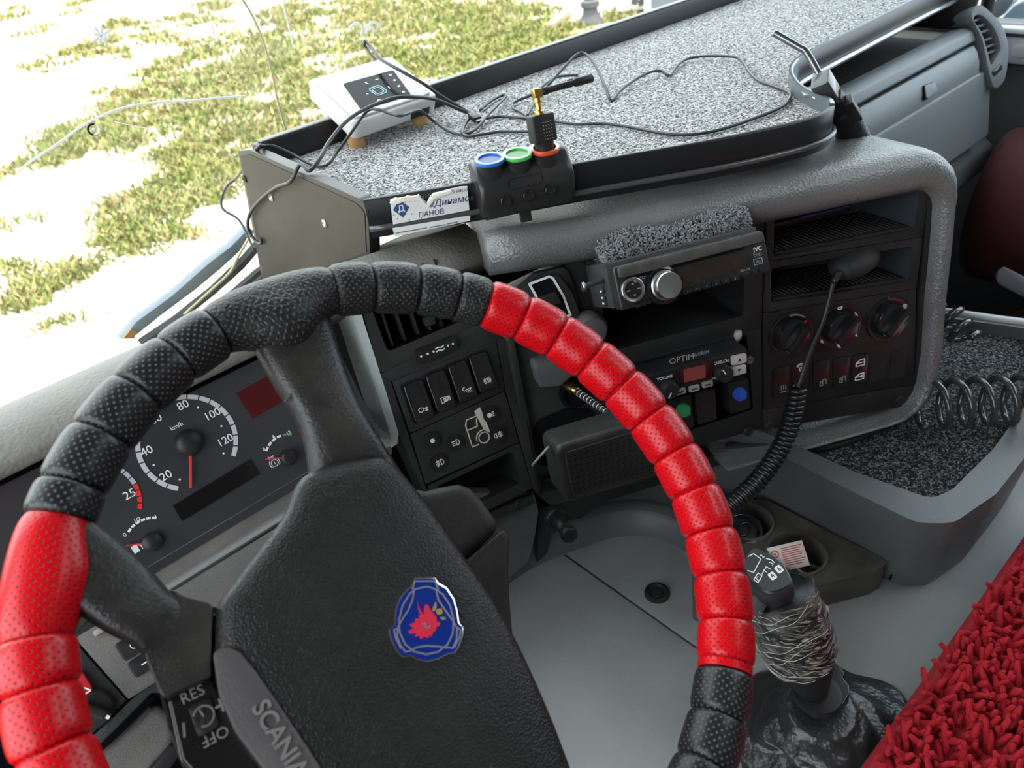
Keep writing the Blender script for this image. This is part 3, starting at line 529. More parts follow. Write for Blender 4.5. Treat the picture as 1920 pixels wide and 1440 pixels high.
# ================================================================ switch panel with vents
sp_ = thing('switch_panel', SW.P(0.06, -0.18), 'charcoal switch panel with air vent, rockers and round light buttons', 'switch panel')
OUT = [(683,560),(868,500),(944,600),(1003,918),(800,930)]
vo = SW.poly([(672,555),(872,500),(925,592),(713,701)]); vi = SW.poly([(690,560),(850,520),(862,603),(727,660)])
ring('vent_frame', SW, rp(vo, 0.004, 3), rp(vi, 0.006, 3), -0.05, 0.0, SWP, sp_)
tray_box('vent_throat', SW, rp(vi, 0.006, 3), rp(vi, 0.006, 3), -0.001, -0.06, VOID, sp_)
for i, (x, y) in enumerate(((737, 650), (761, 641), (786, 630), (808, 622), (830, 615), (852, 607))):
    a, b = SW.L(x, y, -0.006); f2 = SW.turn(0, a, b, -0.004)
    prism('vent_vane', Fr(f2.o, f2.v, f2.n), [(0.002, 0.0), (0.075, 0.0), (0.075, -0.028), (0.002, -0.028)], -0.0011, 0.0011, BLK, sp_, bevel=0.0004)
a, b = SW.L(806, 608, 0.0); prism('vane_tab', SW.turn(0.0, a, b), rp(rect(0, 0.004, 0.012, 0.010), 0.003), -0.004, 0.006, BLKM, sp_, bevel=0.0015)
# strip with slider between the vent and the rockers
prism('slider_plate', SW, SW.poly([(713,702),(925,592),(940,597),(945,640),(930,640),(735,715),(718,716)]), -0.05, -0.0002, SWP, sp_, bevel=0.0006)
a, b = SW.L(817, 655); f2 = SW.turn(0.02, a, b)
sl = prism('vent_slider', f2, rp(rect(0, 0, 0.050, 0.017), 0.005), -0.002, 0.006, GLOSS, sp_, bevel=0.0015)
strokes('slider_marks', f2, [[(-0.020, 0)], [(-0.012, 0)], [(-0.005, 0)], [(0.013, 0)], [(0.019, 0)], [(-0.002, 0.0018), (0.001, 0.0026), (0.005, 0.0012), (0.008, 0.002)], [(-0.002, -0.0016), (0.001, -0.0008), (0.005, -0.0022), (0.008, -0.0014)]], 0.0012, WHITE, sl, c=0.0063)
# plate the rockers sit in, plate of the round buttons
prism('rocker_plate', SW, SW.poly([(735,715),(930,640),(946,732),(769,812)]), -0.02, 0.0008, SWP, sp_, bevel=0.0007)
prism('button_plate', SW, SW.poly([(769,814),(946,734),(973,828),(798,908)]), -0.02, 0.0004, SWP, sp_, bevel=0.0007)
prism('edge_plate', SW, SW.poly([(714,703),(733,716),(797,910),(812,938),(800,934),(748,815)]), -0.05, 0.0002, SWP, sp_, bevel=0.0006)
prism('right_edge_plate', SW, SW.poly([(931,640),(958,632),(1012,930),(1000,918),(975,828),(948,733)]), -0.05, 0.0, SWP, sp_, bevel=0.0006)
def I(fr, s, L): return [tuple((x*s, y*s) for x, y in l) if isinstance(l, tuple) else [(x*s, y*s) for x, y in l] for l in L]
IC = {
 'diff': [arc(-.5, .1, .5, 60, 300), [(-.25, .5), (.1, .4), (.1, -.2), (-.25, -.3)], [(.4, .2), (1, -.4)], [(1, .2), (.4, -.4)], [(.4, .2), (1, .2)], [(.4, -.4), (1, -.4)]],
 'fuelheat': [([(-.9, -.6), (-.3, -.6), (-.3, .6), (-.9, .6)]), [(-.9, -.6), (-.9, .6), (-.3, .6), (-.3, -.6), (-.9, -.6)], [(-.3, .2), (0, .2), (0, -.5), (.15, -.4), (.15, .3), (0, .6)], [(.4, -.5), (.5, 0), (.4, .5)], [(.7, -.5), (.8, 0), (.7, .5)], [(1.0, -.5), (1.1, 0), (1.0, .5)]],
 'lamp': [arc(-.6, .3, .35, 60, 300), [(-.2, .1), (1, .1)], arc(.45, .1, .38, 180, 360), [(.1, -.5), (0, -.7)], [(.45, -.45), (.45, -.75)], [(.8, -.5), (.95, -.7)], [(-.1, -.2), (-.3, -.3)]],
 'brake': [arc(0, 0, .5, 0, 360, 20), arc(0, 0, .8, -50, 50), arc(0, 0, .8, 130, 230), [(-.2, -.1), (.05, .25)], [(.2, -.25), (.2, .25)]],
 'dot': [tuple(circ(0, 0, .45, 14))],
 'high': [arc(.2, 0, .6, -90, 90), [(.2, .6), (.2, -.6)], [(-.1, .4), (-.7, .4)], [(-.1, 0), (-.7, 0)], [(-.1, -.4), (-.7, -.4)]],
 'rear': [arc(-.4, 0, .5, 90, 270), [(-.4, .5), (-.4, -.5)], [(0, .35), (.8, .35)], [(0, 0), (.8, 0)], [(0, -.35), (.8, -.35)], [(.4, .6), (.4, -.6)]],
 'fog': [arc(.3, 0, .55, -90, 90), [(.3, .55), (.3, -.55)], [(0, .4), (-.7, .3)], [(0, 0), (-.7, -.1)], [(0, -.35), (-.7, -.45)], [(-.4, .6), (-.4, -.7)]],
 'work': [tuple(circ(-.45, 0, .5, 14)), [(.2, .4), (.6, .4)], [(.2, 0), (.6, 0)], [(.2, -.4), (.6, -.4)]],
 'horn': [arc(0, .1, .8, 20, 160), arc(0, .1, .55, 20, 160), [(-.2, .1), (.2, .1), (.2, -.5), (-.2, -.5), (-.2, .1)]],
 'seat': [[(-.5, -.5), (-.5, .3), (.0, .3), (.0, -.5), (-.5, -.5)], [(-.5, 0), (0, 0)], [(0, .5), (.6, .6), (.6, -.3)]],
 'win': [[(-.7, -.5), (.7, -.5), (.7, .5), (0, .5), (-.7, 0), (-.7, -.5)], [(-.7, 0), (.7, 0)]],
 'win2': [[(-.7, -.5), (.7, -.5), (.7, .5), (0, .5), (-.7, 0), (-.7, -.5)], [(-.7, 0), (.7, 0)], tuple(circ(.35, .0, .25, 8))],
 'foot': [[(-.5, .6), (-.2, .5), (-.2, -.2), (.3, -.2), (.5, -.6)], [(-.2, .1), (.3, .1)]],
 'screen': [[(-.7, .3), (.7, .3), (.5, -.3), (-.5, -.3), (-.7, .3)]],
 'fan': [arc(.3, .3, .3, 0, 360, 10), arc(-.3, .3, .3, 0, 360, 10), arc(.3, -.3, .3, 0, 360, 10), arc(-.3, -.3, .3, 0, 360, 10)],
}
def rocker(px, py, icon, by=-0.010):
    a, b = SW.L(px, py); f2 = SW.turn(0, a, b)
    ring('rocker_well', f2, rp(rect(0, 0, 0.0285, 0.050), 0.005), rp(rect(0, 0, 0.0255, 0.047), 0.005), 0.0, 0.002, BLK, sp_)
    # a rocker face: pressed in at the top, standing out at the bottom
    o = rp(rect(0, 0, 0.0245, 0.046), 0.005, 3); n = len(o)
    v = [f2.P(x, y, 0.0) for x, y in o]+[f2.P(x*0.93, y*0.97, 0.0065-0.10*y+6.0*max(0.0, y-0.008)**2) for x, y in o]
    r_ = obj('rocker_switch', v, [list(range(n))[::-1], list(range(n, 2*n))]+[[i, (i+1) % n, n+(i+1) % n, n+i] for i in range(n)], GLOSS, sp_, bevel=0.001)
    tl = Fr(f2.P(0.001, by, 0.0065-0.10*by), f2.u, f2.v-f2.n*0.10)
    strokes('symbol', tl, I(tl, 0.0052, IC[icon]), 0.0007, WHITE, r_, c=0.0006)
for px, py, ic_ in ((783, 751, 'diff'), (824, 732, 'fuelheat'), (865, 714, 'lamp'), (903, 697, 'brake')): rocker(px, py, ic_)
for px, py, ic_ in ((809, 825, 'dot'), (852, 829, 'high'), (919, 776, 'work'), (932, 814, 'rear'), (822, 866, 'fog')):
    a, b = SW.L(px, py); f2 = SW.turn(0, a, b)
    bt = prism('round_button', f2, rp(rect(0, 0, 0.0195, 0.0195), 0.009, 5), 0.0, 0.0038, BLK, sp_, bevel=0.0012)
    strokes('symbol', f2, I(f2, 0.0058, IC[ic_]), 0.0008, WHITE, bt, c=0.0041)
a, b = SW.L(893, 806); f2 = SW.turn(0, a, b)
strokes('truck_symbol', f2, [[(-.011, -.017), (-.011, .010), (-.008, .016), (.006, .016)], [(-.011, -.017), (-.003, -.017)], [(-.011, .004), (.002, .004), (.004, .013)], arc(.006, -.012, .0065, 0, 360, 16), arc(.006, -.012, .0095, 20, 180, 8), tuple([(.004, .022), (.012, .024), (.014, .006), (.015, -.010), (.009, -.004), (.006, .010)])], 0.0013, M('aged_white_print', (0.62, 0.58, 0.50), 0.6), sp_, c=0.0012)
# small open pocket at the foot of the panel
po = SW.poly([(800,912),(974,830),(999,915),(850,990)]); pi_ = SW.poly([(815,915),(963,845),(978,905),(862,962)])
ring('pocket_frame', SW, rp(po, 0.003, 3), rp(pi_, 0.006, 3), -0.02, 0.0, SWP, sp_, bevel=0.0006)
tray_box('pocket_liner', SW, rp(pi_, 0.006, 3), rp([(x*0.98, y) for x, y in pi_], 0.006, 3), -0.001, -0.06, BLKM, sp_)
# screw at the foot
a, b = SW.L(975, 948); lathe('screw', SW, a, b, [(0.008, -0.01), (0.008, -0.002), (0.005, 0.001), (0.003, 0.0)], BLK, sp_, n=14)
# grey-green cheek between cluster and switch panel
q = [SW.P(*SW.L(x, y), 0.0) for x, y in ((672,560),(681,600),(713,701),(748,811),(745,832),(730,842))]
mid = [p+A(-0.0085, 0.004, 0.0) for p in q]; back = [p+A(-0.012, 0.036, 0.0) for p in q]
loft('side_cheek', [q, mid, back], GREEN, sp_, closed=False, smooth=False)
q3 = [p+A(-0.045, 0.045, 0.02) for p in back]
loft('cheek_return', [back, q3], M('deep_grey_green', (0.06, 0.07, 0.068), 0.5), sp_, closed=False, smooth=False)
a, b = SW.L(726, 830, 0.004); tg = box('cheek_sticker', SW.turn(0.5, a, b, 0.001), -0.004, 0.004, -0.003, 0.003, 0, 0.003, M('pinkish_tape', (0.42, 0.34, 0.33), 0.6), sp_, bevel=0.0005)

# ================================================================ centre console
con = thing('centre_console', CON.P(0.2, -0.33), 'black centre console face turned towards the driver with open radio bays', 'console')
def cq(pts, c=0.0): return CON.poly(pts, c)
# left column plate
prism('column_plate', CON, cq([(932,560),(1082,488),(1098,492),(1120,560),(1130,680),(1150,840),(1300,850),(1020,920),(1004,915),(958,640)]), -0.03, -0.004, SWP, con, bevel=0.001)
prism('column_edge', CON, cq([(950,640),(964,636),(1012,900),(1012,922),(1000,922)]), -0.03, 0.004, SWP, con, bevel=0.002)
# divider strips and the two bays
ring('radio_bay_frame', CON, rp(cq([(1099,490),(1434,402),(1428,615),(1128,690)]), 0.002, 3), rp(cq([(1120,505),(1398,432),(1394,592),(1140,660)]), 0.006, 3), -0.03, 0.0, BLKM, con, bevel=0.0008)
tray_box('radio_bay_liner', CON, rp(cq([(1120,505),(1398,432),(1394,592),(1140,660)]), 0.006, 3), rp(cq([(1125,508),(1398,435),(1390,590),(1145,656)]), 0.006, 3), -0.001, -0.11, BLKM, con)
ring('lower_bay_frame', CON, rp(cq([(1128,690),(1428,615),(1430,803),(1150,880)]), 0.002, 3), rp(cq([(1140,695),(1400,628),(1412,768),(1160,850)]), 0.004, 3), -0.03, 0.0, BLKM, con, bevel=0.0008)
tray_box('lower_bay_liner', CON, rp(cq([(1140,695),(1400,628),(1412,768),(1160,850)]), 0.004, 3), rp(cq([(1140,695),(1400,628),(1412,768),(1160,850)]), 0.004, 3), -0.001, -0.09, BLKM, con)
for x, y in ((1402, 800), (1441, 790), (1686, 742)):
    a, b = CON.L(x, y); lathe('screw', CON, a, b-0.006, [(0.007, 0), (0.007, 0.002), (0.004, 0.004), (0.002, 0.003)], BLK, con, n=14)
prism('bottom_strip', CON, cq([(1430,768),(1714,721),(1712,745),(1690,762),(1430,806)]), -0.03, 0.001, BLK, con, bevel=0.001)
prism('right_strip', CON, cq([(1740,346),(1752,346),(1722,720),(1714,722)]), -0.03, 0.002, BLKM, con, bevel=0.001)
# flip ash tray / holder on the left column
ah = thing('dash_holder', CON.W(1040, 600), 'worn black recessed holder edged in white at the top of the console', 'holder')
prism('bezel', CON, rp(cq([(958,545),(1000,510),(1060,497),(1078,540),(1094,612),(1000,640)]), 0.010), -0.004, 0.006, BLKM, ah, bevel=0.003)
prism('inner_block', CON, rp(cq([(975,540),(1000,520),(1045,512),(1070,545),(1090,600),(1000,630)], 0.006), 0.008), 0.006, 0.013, SWP, ah, bevel=0.002)
hi = cq([(992,532),(1029,518),(1036,521),(1056,555),(1069,590),(1030,600)], 0.013)
prism('well', CON, hi, 0.0125, 0.0135, VOID, ah)  # flat near-black sheet paints the shade of the hollow
strokes('white_edge', CON, [hi+[hi[0]]], 0.0026, WHITE, ah, c=0.0142)
prism('ridge', CON, cq([(1006,556),(1040,545),(1052,566),(1020,572)], 0.014), 0.0135, 0.020, BLKM, ah, bevel=0.002)
# grey tip of a control stalk and the block below it
a, b = CON.L(1108, 618, 0.02); sk = lathe('stalk_tip', Fr(CON.P(a, b, 0.0), CON.u, CON.v), 0, 0, [(0.014, -0.01), (0.0195, 0.006), (0.0195, 0.022), (0.016, 0.028), (0.008, 0.030)], GREY, None, smooth=True); tag(sk, 'round grey control knob showing behind the red rim', 'knob')
kb_ = prism('lever_block', CON, rp(cq([(1000,690),(1006,682),(1060,668),(1075,700),(1050,722),(1010,725)], 0.02), 0.004), -0.004, 0.024, GREY, None, bevel=0.004); tag(kb_, 'dark grey rounded lever block below the rim on the console', 'lever')
# jack plug and sprung cable
jk = thing('jack_plug', CON.W(1075, 728, 0.01), 'brass jack plug with ringed black strain relief behind the rim', 'plug')
a, b = CON.L(1078, 738, 0.0); lathe('socket', CON, a, b, [(0.019, -0.006), (0.019, 0.001), (0.015, 0.002), (0.013, -0.002)], VOID, jk)
jp0 = CON.W(1073, 728, 0.012); jp1 = CON.W(1140, 775, 0.075); jd = nrm(jp1-jp0)
tube('brass_collar', [jp0-jd*0.012, jp0, jp0+jd*0.004, jp0+jd*0.010], [0.0062, 0.0066, 0.0045, 0.0045], BRASS, jk, n=16)
tube('strain_relief', [jp0+jd*0.008, jp0+jd*0.05, jp0+jd*0.075], [0.0040, 0.0034, 0.003], CABLE, jk, n=12)
for i in range(9):
    c_ = jp0+jd*(0.014+0.006*i); tube('ring_mark', [c_, c_+jd*0.0008], 0.0043-0.0001*i, WHITE, jk, n=14)
# recess arc below: a flat dark patch painted for its shade
prism('recess_shade', CON, rp(cq([(1000,815),(1010,790),(1060,768),(1110,768),(1150,830),(1010,880)]), 0.012), -0.02, -0.002, VOID, con)
# ---- storage pockets
def pocket(px4, in4, lb):
    t = thing('storage_pocket', CON.W(*px4[3]), lb, 'storage pocket', 'console pockets')
    ring('frame', CON, rp(cq(px4), 0.002, 3), rp(cq(in4), 0.005, 3), -0.02, 0.0015, BLK, t, bevel=0.0006)
    i2 = cq(in4); top = rp(i2, 0.005, 3); bot = rp([(i2[0][0]+.004, i2[0][1]-.006), (i2[1][0]-.004, i2[1][1]-.006), (i2[2][0]-.004, i2[2][1]+.004), (i2[3][0]+.004, i2[3][1]+.004)], 0.005, 3)
    tray_box('liner', CON, top, bot, 0.0, -0.10, M('pocket_grey', (0.035, 0.04, 0.045), 0.5), t)
    # ribbed rubber mat on the pocket floor, ribs as one part
    l, r = i2[3], i2[2]; fl = Fr(CON.P(l[0]+0.004, l[1]+0.001, -0.004), CON.P(*r)-CON.P(*l), -CON.n); wd = r[0]-l[0]-0.008
    prism('rubber_mat', fl, [(0, -0.002), (wd, -0.002), (wd, 0.09), (0, 0.09)], 0.0, 0.003, BLKM, t)
    v = []; f = []
    for i in range(26):
        for j in range(40):
            if (i+j) % 2: continue
            x = 0.006+i*(wd-0.012)/25; y = 0.006+j*0.08/39; b0 = len(v)
            v += [fl.P(x+dx, y+dy, 0.003) for dx, dy in ((-.0016, -.0008), (.0016, -.0008), (.0016, .0008), (-.0016, .0008))]+[fl.P(x, y, 0.0042)]
            f += [[b0, b0+1, b0+4], [b0+1, b0+2, b0+4], [b0+2, b0+3, b0+4], [b0+3, b0, b0+4]]
    obj('mat_grip', v, f, BLKM, t, kind='stuff')
    return t, fl, wd
pk1, fl1, wd1 = pocket([(1436,400),(1741,345),(1729,443),(1435,490)], [(1451,403),(1724,360),(1714,430),(1449,482)], 'upper open storage pocket with rubber mat in the console')
pk2, fl2, wd2 = pocket([(1435,491),(1729,444),(1717,540),(1431,586)], [(1445,503),(1710,461),(1703,528),(1445,568)], 'lower open storage pocket holding the microphone')
ph = thing('phone', fl1.P(0.06, 0.05, 0.02), 'dark phone with purple edge lying in the upper pocket', 'phone')
PHF = Fr(fl1.P(0.010, 0.030, 0.020), fl1.u*0.99+fl1.v*0.12, fl1.v*0.97+fl1.n*0.25)
prism('body', PHF, rp(rect(0.06, 0.025, 0.125, 0.05), 0.010), 0, 0.008, GLOSS, ph, bevel=0.002)
prism('purple_edge', PHF, rp([(0.04, 0.0), (0.122, 0.0), (0.115, 0.010), (0.05, 0.004)], 0.002), 0.0078, 0.0092, M('purple_trim', (0.08, 0.03, 0.22), 0.25), ph)
# ---- heater control panel
hp = thing('heater_panel', CON.W(1570, 770), 'black heater control panel with three rotary knobs and seven buttons', 'control panel')
prism('plate', CON, rp(cq([(1431,587),(1717,541),(1713,720),(1432,767)]), 0.002), -0.02, 0.0012, BLK, hp, bevel=0.0006)
def hknob(px, py, rot):
    a, b = CON.L(px, py); f2 = CON.turn(rot, a, b)
    k = lathe('knob_dish', f2, 0, 0, [(0.0300, 0.0005), (0.0295, 0.0035), (0.0275, 0.0040), (0.0225, 0.0018)], GLOSS, hp, n=36)
    d = lathe('rotary_knob', f2, 0, 0, [(0.0215, 0.001), (0.0212, 0.010), (0.0195, 0.0125), (0.0185, 0.0128)], GLOSS, hp, n=36)
    prism('knob_grip', f2, rp(rect(0, 0, 0.011, 0.041), 0.004), 0.010, 0.024, GLOSS, d, bevel=0.002, taper=0.12)
    strokes('knob_mark', f2, [[(0, -0.0185), (0, -0.0160)]], 0.0045, WHITE, d, c=0.0135, th=0.002)
    return a, b
k1 = hknob(1481, 626, -0.65); k2 = hknob(1572, 611, -0.72); k3 = hknob(1663, 597, -0.72)
a, b = k1; strokes('temperature_mark', CON, [arc(a, b, 0.0262, 50, 95)], 0.0016, DIM, hp, c=0.0044); x, y = CON.L(1509, 604, 0.004); strokes('red_mark', CON, [tuple(rect(x, y, 0.0045, 0.0045))], 0.001, NEEDLE, hp, c=0.0045)
for px, py, ic_ in ((1571, 576, 'screen'), (1601, 587, 'foot'), (1601, 626, 'foot'), (1569, 647, 'foot'), (1537, 638, 'foot'), (1692, 573, 'fan')):
    x, y = CON.L(px, py); f2 = CON.turn(0, x, y); strokes('symbol', f2, I(f2, 0.0042, IC[ic_]), 0.0009, WHITE, hp, c=0.0042, th=0.0006)
x, y = CON.L(1662, 561); strokes('symbol', CON, [[(x-0.001, y-0.002), (x+0.001, y+0.003)]], 0.0009, WHITE, hp, c=0.0018)
for i, (px, py, ic_, w) in enumerate(((1462, 716, None, 1), (1498, 704, 'horn', 1), (1537, 703, 'seat', 1), (1574, 697, 'seat', 1), (1609, 691, 'win', 1.0), (1645, 686, None, 0), (1682, 681, None, 0))):
    a, b = CON.L(px, py); f2 = CON.turn(0, a, b); o = rp(rect(0, 0, 0.0225, 0.043), 0.004, 3)
    bt = prism('push_button', f2, o, 0.0, 0.0035 if w else 0.0022, GLOSS if w else BLK, hp, bevel=0.001)
    if ic_ == 'win':
        f3 = f2.turn(0, 0, 0.010); strokes('symbol', f3, I(f3, 0.0085, IC['win']), 0.0009, WHITE, bt, c=0.0039); f3 = f2.turn(0, 0, -0.010); strokes('symbol', f3, I(f3, 0.0085, IC['win2']), 0.0009, WHITE, bt, c=0.0039)
    elif ic_ == 'horn': f3 = f2.turn(0, 0, 0.012); strokes('symbol', f3, I(f3, 0.007, IC['horn']), 0.0008, WHITE, bt, c=0.0039)
    elif ic_: f3 = f2.turn(0, 0.002, -0.010); strokes('symbol', f3, I(f3, 0.0075, IC[ic_]), 0.0008, DIM, bt, c=0.0039)
    elif w: strokes('symbol', f2, [[(-.001, -.013), (.007, -.013)], [(.0, -.010), (.0, -.004)], [(.003, -.010), (.003, -.004)], [(.006, -.010), (.006, -.004)]], 0.0008, DIM, bt, c=0.0039)
# ---- microphone in the lower pocket with its lead
mc = thing('cb_microphone', fl2.P(0.12, 0.03, 0.01), 'black hand microphone lying in the lower console pocket', 'microphone')
mo = CON.W(1600, 505, 0.0)
mring = []
for t, rw, rh in ((0.0, 0.010, 0.008), (0.006, 0.017, 0.012), (0.022, 0.026, 0.015), (0.045, 0.029, 0.016), (0.060, 0.024, 0.013), (0.070, 0.012, 0.007)):
    c_ = CON.W(1574, 512, 0.012)+nrm(-CON.n*0.55+CON.u*0.8+A(0, 0, 0.14))*t; s_ = nrm(np.cross(nrm(-CON.n*0.55+CON.u*0.8), A(0, 0, 1)))
    mring.append([c_+s_*rw*math.cos(k*math.pi/8)+A(0, 0, 1)*rh*math.sin(k*math.pi/8) for k in range(16)])
loft('body', mring, BLKM, mc)
m0 = CON.W(1573, 513, 0.014); m1 = CON.W(1562, 530, 0.020)
tube('strain_relief', [m0+(m1-m0)*t for t in (0, .15, .2, .35, .4, .55, .6, .75, .8, 1.0)], [.0052, .0052, .0042, .0049, .004, .0046, .0038, .0042, .0036, .0034], CABLE, mc, n=12)
lead = spline([m1, CON.W(1555, 560, 0.022), CON.W(1544, 600, 0.026), CON.W(1527, 640, 0.032), CON.W(1510, 685, 0.040), CON.W(1502, 710, 0.044), CON.W(1497, 724, 0.046)], 6)
tube('lead', lead, 0.0028, CABLE, mc, n=10)
axis = spline([CON.W(1496, 726, 0.046), CON.W(1489, 765, 0.050), CON.W(1479, 805, 0.055), CON.W(1458, 850, 0.064), CON.W(1425, 896, 0.078), CON.W(1385, 935, 0.092), CON.W(1330, 975, 0.105)], 40)
cl = [0]
for i in range(1, len(axis)): cl.append(cl[-1]+np.linalg.norm(axis[i]-axis[i-1]))
def coil(axis, cum, r, turns, n_per=12, ph=0.0):
    out = []; N = int(turns*n_per); tot = cum[-1]; ref = A(0.3, 0.9, 0.1)
    for k in range(N+1):
        s = tot*k/N; i = min(len(axis)-2, max(0, int(np.searchsorted(cum, s))-1)); f_ = (s-cum[i])/max(1e-9, cum[i+1]-cum[i]); p = axis[i]*(1-f_)+axis[i+1]*f_
        t = nrm(axis[min(i+3, len(axis)-1)]-axis[max(i-3, 0)]); e1 = nrm(ref-t*float(ref@t)); e2 = np.cross(t, e1); th = 2*math.pi*k/n_per+ph; out.append(p+r*(e1*math.cos(th)+e2*math.sin(th)))
    return out
tube('coiled_cord', coil(axis, cl, 0.0088, 31), 0.0036, M('glossy_cord', (0.014, 0.014, 0.015), 0.28), mc, n=7)
# ---- car radio hanging out of the upper bay
RAD = panel((1146, 502), (1428, 430), (1163, 583), -0.363)
ra_w = RAD.L(1428, 430)[0]; ra_h = -RAD.L(1163, 583)[1]
rd = thing('car_radio', RAD.P(ra_w/2, -ra_h, -0.03), 'dusty black car radio with silver dial hanging out of its bay', 'radio')
RM = M('radio_face', (0.014, 0.014, 0.015), 0.30, dust=0.12, dcol=(0.16, 0.14, 0.12), dscale=40)
RS = M('radio_shell', (0.03, 0.03, 0.032), 0.5, bump=0.5, bscale=150, dust=0.25, dcol=(0.12, 0.115, 0.10), dscale=40)
box('sleeve', RAD, -0.002, ra_w+0.001, -ra_h+0.002, 0.004, -0.075, -0.011, RS, rd, bevel=0.002)
prism('face_plate', RAD, rp([(0, -ra_h), (ra_w, -ra_h), (ra_w, 0), (0, 0)], [0.003, 0.004, 0.009, 0.005]), -0.011, 0.004, RM, rd, bevel=0.003, seg=3)
prism('top_bar', RAD, rp([(0.004, -0.0125), (ra_w-0.004, -0.0125), (ra_w-0.004, -0.001), (0.004, -0.001)], 0.003), 0.003, 0.0085, M('dusty_grey_bar', (0.045, 0.043, 0.040), 0.45, dust=0.4, dcol=(0.17, 0.155, 0.125), dscale=60), rd, bevel=0.002)
def rq(px, py, c=0.004): return RAD.L(px, py, c)
prism('disc_slot', RAD, RAD.poly([(1175,518),(1395,462),(1395,468),(1175,525)], 0.004), 0.0035, 0.0046, VOID, rd)
a, b = rq(1243, 535); lathe('dial_ring', RAD, a, b, [(0.0200, 0.003), (0.0195, 0.007), (0.0170, 0.008), (0.0165, 0.006)], GLOSS, rd, n=36)
dl = lathe('volume_dial', RAD, a, b, [(0.0155, 0.004), (0.0155, 0.010), (0.0140, 0.011), (0.0140, 0.019), (0.0130, 0.0205), (0.0015, 0.0190)], STEEL, rd, n=36)
a, b = rq(1185, 543); lathe('joystick_ring', RAD, a, b, [(0.0130, 0.003), (0.0128, 0.0075), (0.0118, 0.0082), (0.0108, 0.0078)], STEEL, rd, n=32)
jb = lathe('joystick_button', RAD, a, b, [(0.0106, 0.004), (0.0105, 0.0070), (0.009, 0.0080)], GLOSS, rd, n=28)
strokes('arrows', RAD, [tuple([(a-.0015, b+.005), (a+.0015, b+.005), (a, b+.007)]), tuple([(a-.0015, b-.005), (a, b-.007), (a+.0015, b-.005)]), [(a-.007, b), (a-.004, b)], [(a+.004, b), (a+.007, b)]], 0.001, DIM, jb, c=0.0084)
prism('display', RAD, RAD.poly([(1268,505),(1402,468),(1405,497),(1275,541)], 0.0045), 0.004, 0.0052, M('radio_display', (0.018, 0.011, 0.009), 0.22, dust=0.2, dcol=(0.10, 0.07, 0.05), dscale=30), rd)
for i in range(6):
    t = i/5; px = 1287+(1376-1287)*t; py = 546-(546-522)*t; a, b = rq(px, py)
    bt = prism('preset_button', RAD.turn(0, a, b), rp(rect(0, 0, 0.0105, 0.0052), 0.0014), 0.003, 0.0068, GLOSS, rd, bevel=0.0008); text('number', str(i+1) if i > 3 else '▪', RAD, a, b, 0.0035, DIM, bt, c=0.0071, ext=0.0001)
for px, py, s_, sz in ((1420, 467, 'JVC', .0068), (1420, 478, 'DVD', .0048), (1421, 490, 'dts', .0048), (1204, 521, 'CD', .0045), (1397, 506, 'KD-DV', .0038)):
    a, b = rq(px, py); text('lettering', s_, RAD, a, b, sz, DIM if s_ != 'JVC' else WHITE, rd, c=0.0046, ext=0.0002)
a, b = rq(1421, 490); strokes('logo_box', RAD, [[(a-.005, b-.003), (a+.005, b-.003), (a+.005, b+.003), (a-.005, b+.003), (a-.005, b-.003)]], 0.0006, DIM, rd, c=0.0046)
for px, py in ((1407, 454), (1422, 450)):
    a, b = rq(px, py); prism('top_button', RAD.turn(0, a, b), rp(rect(0, 0, 0.008, 0.005), 0.0012), 0.003, 0.0072, GLOSS, rd, bevel=0.0008)
for px, py, w in ((1397, 516, .011), (1412, 511, .008), (1427, 507, .006), (1200, 571, .012), (1214, 566, .006)):
    a, b = rq(px, py); prism('lower_button', RAD.turn(0, a, b), rp(rect(0, 0, w, 0.0045), 0.0012), 0.003, 0.0066, GLOSS, rd, bevel=0.0008)
pA = RAD.P(-0.003, -0.012, -0.025); pB = pA-RAD.u*0.020+A(0, 0, -0.002)
tube('mounting_bolt', [pA, pB, pB-RAD.u*0.0005, pB-RAD.u*0.003], [0.0030, 0.0030, 0.0055, 0.0052], STEEL, rd, n=14)
for dz in (0.024, 0.031, 0.037):
    q_ = RAD.P(-0.003, -dz, -0.030); tube('rivet', [q_, q_-RAD.u*0.004], [0.0026, 0.0018], STEEL, rd, n=10)
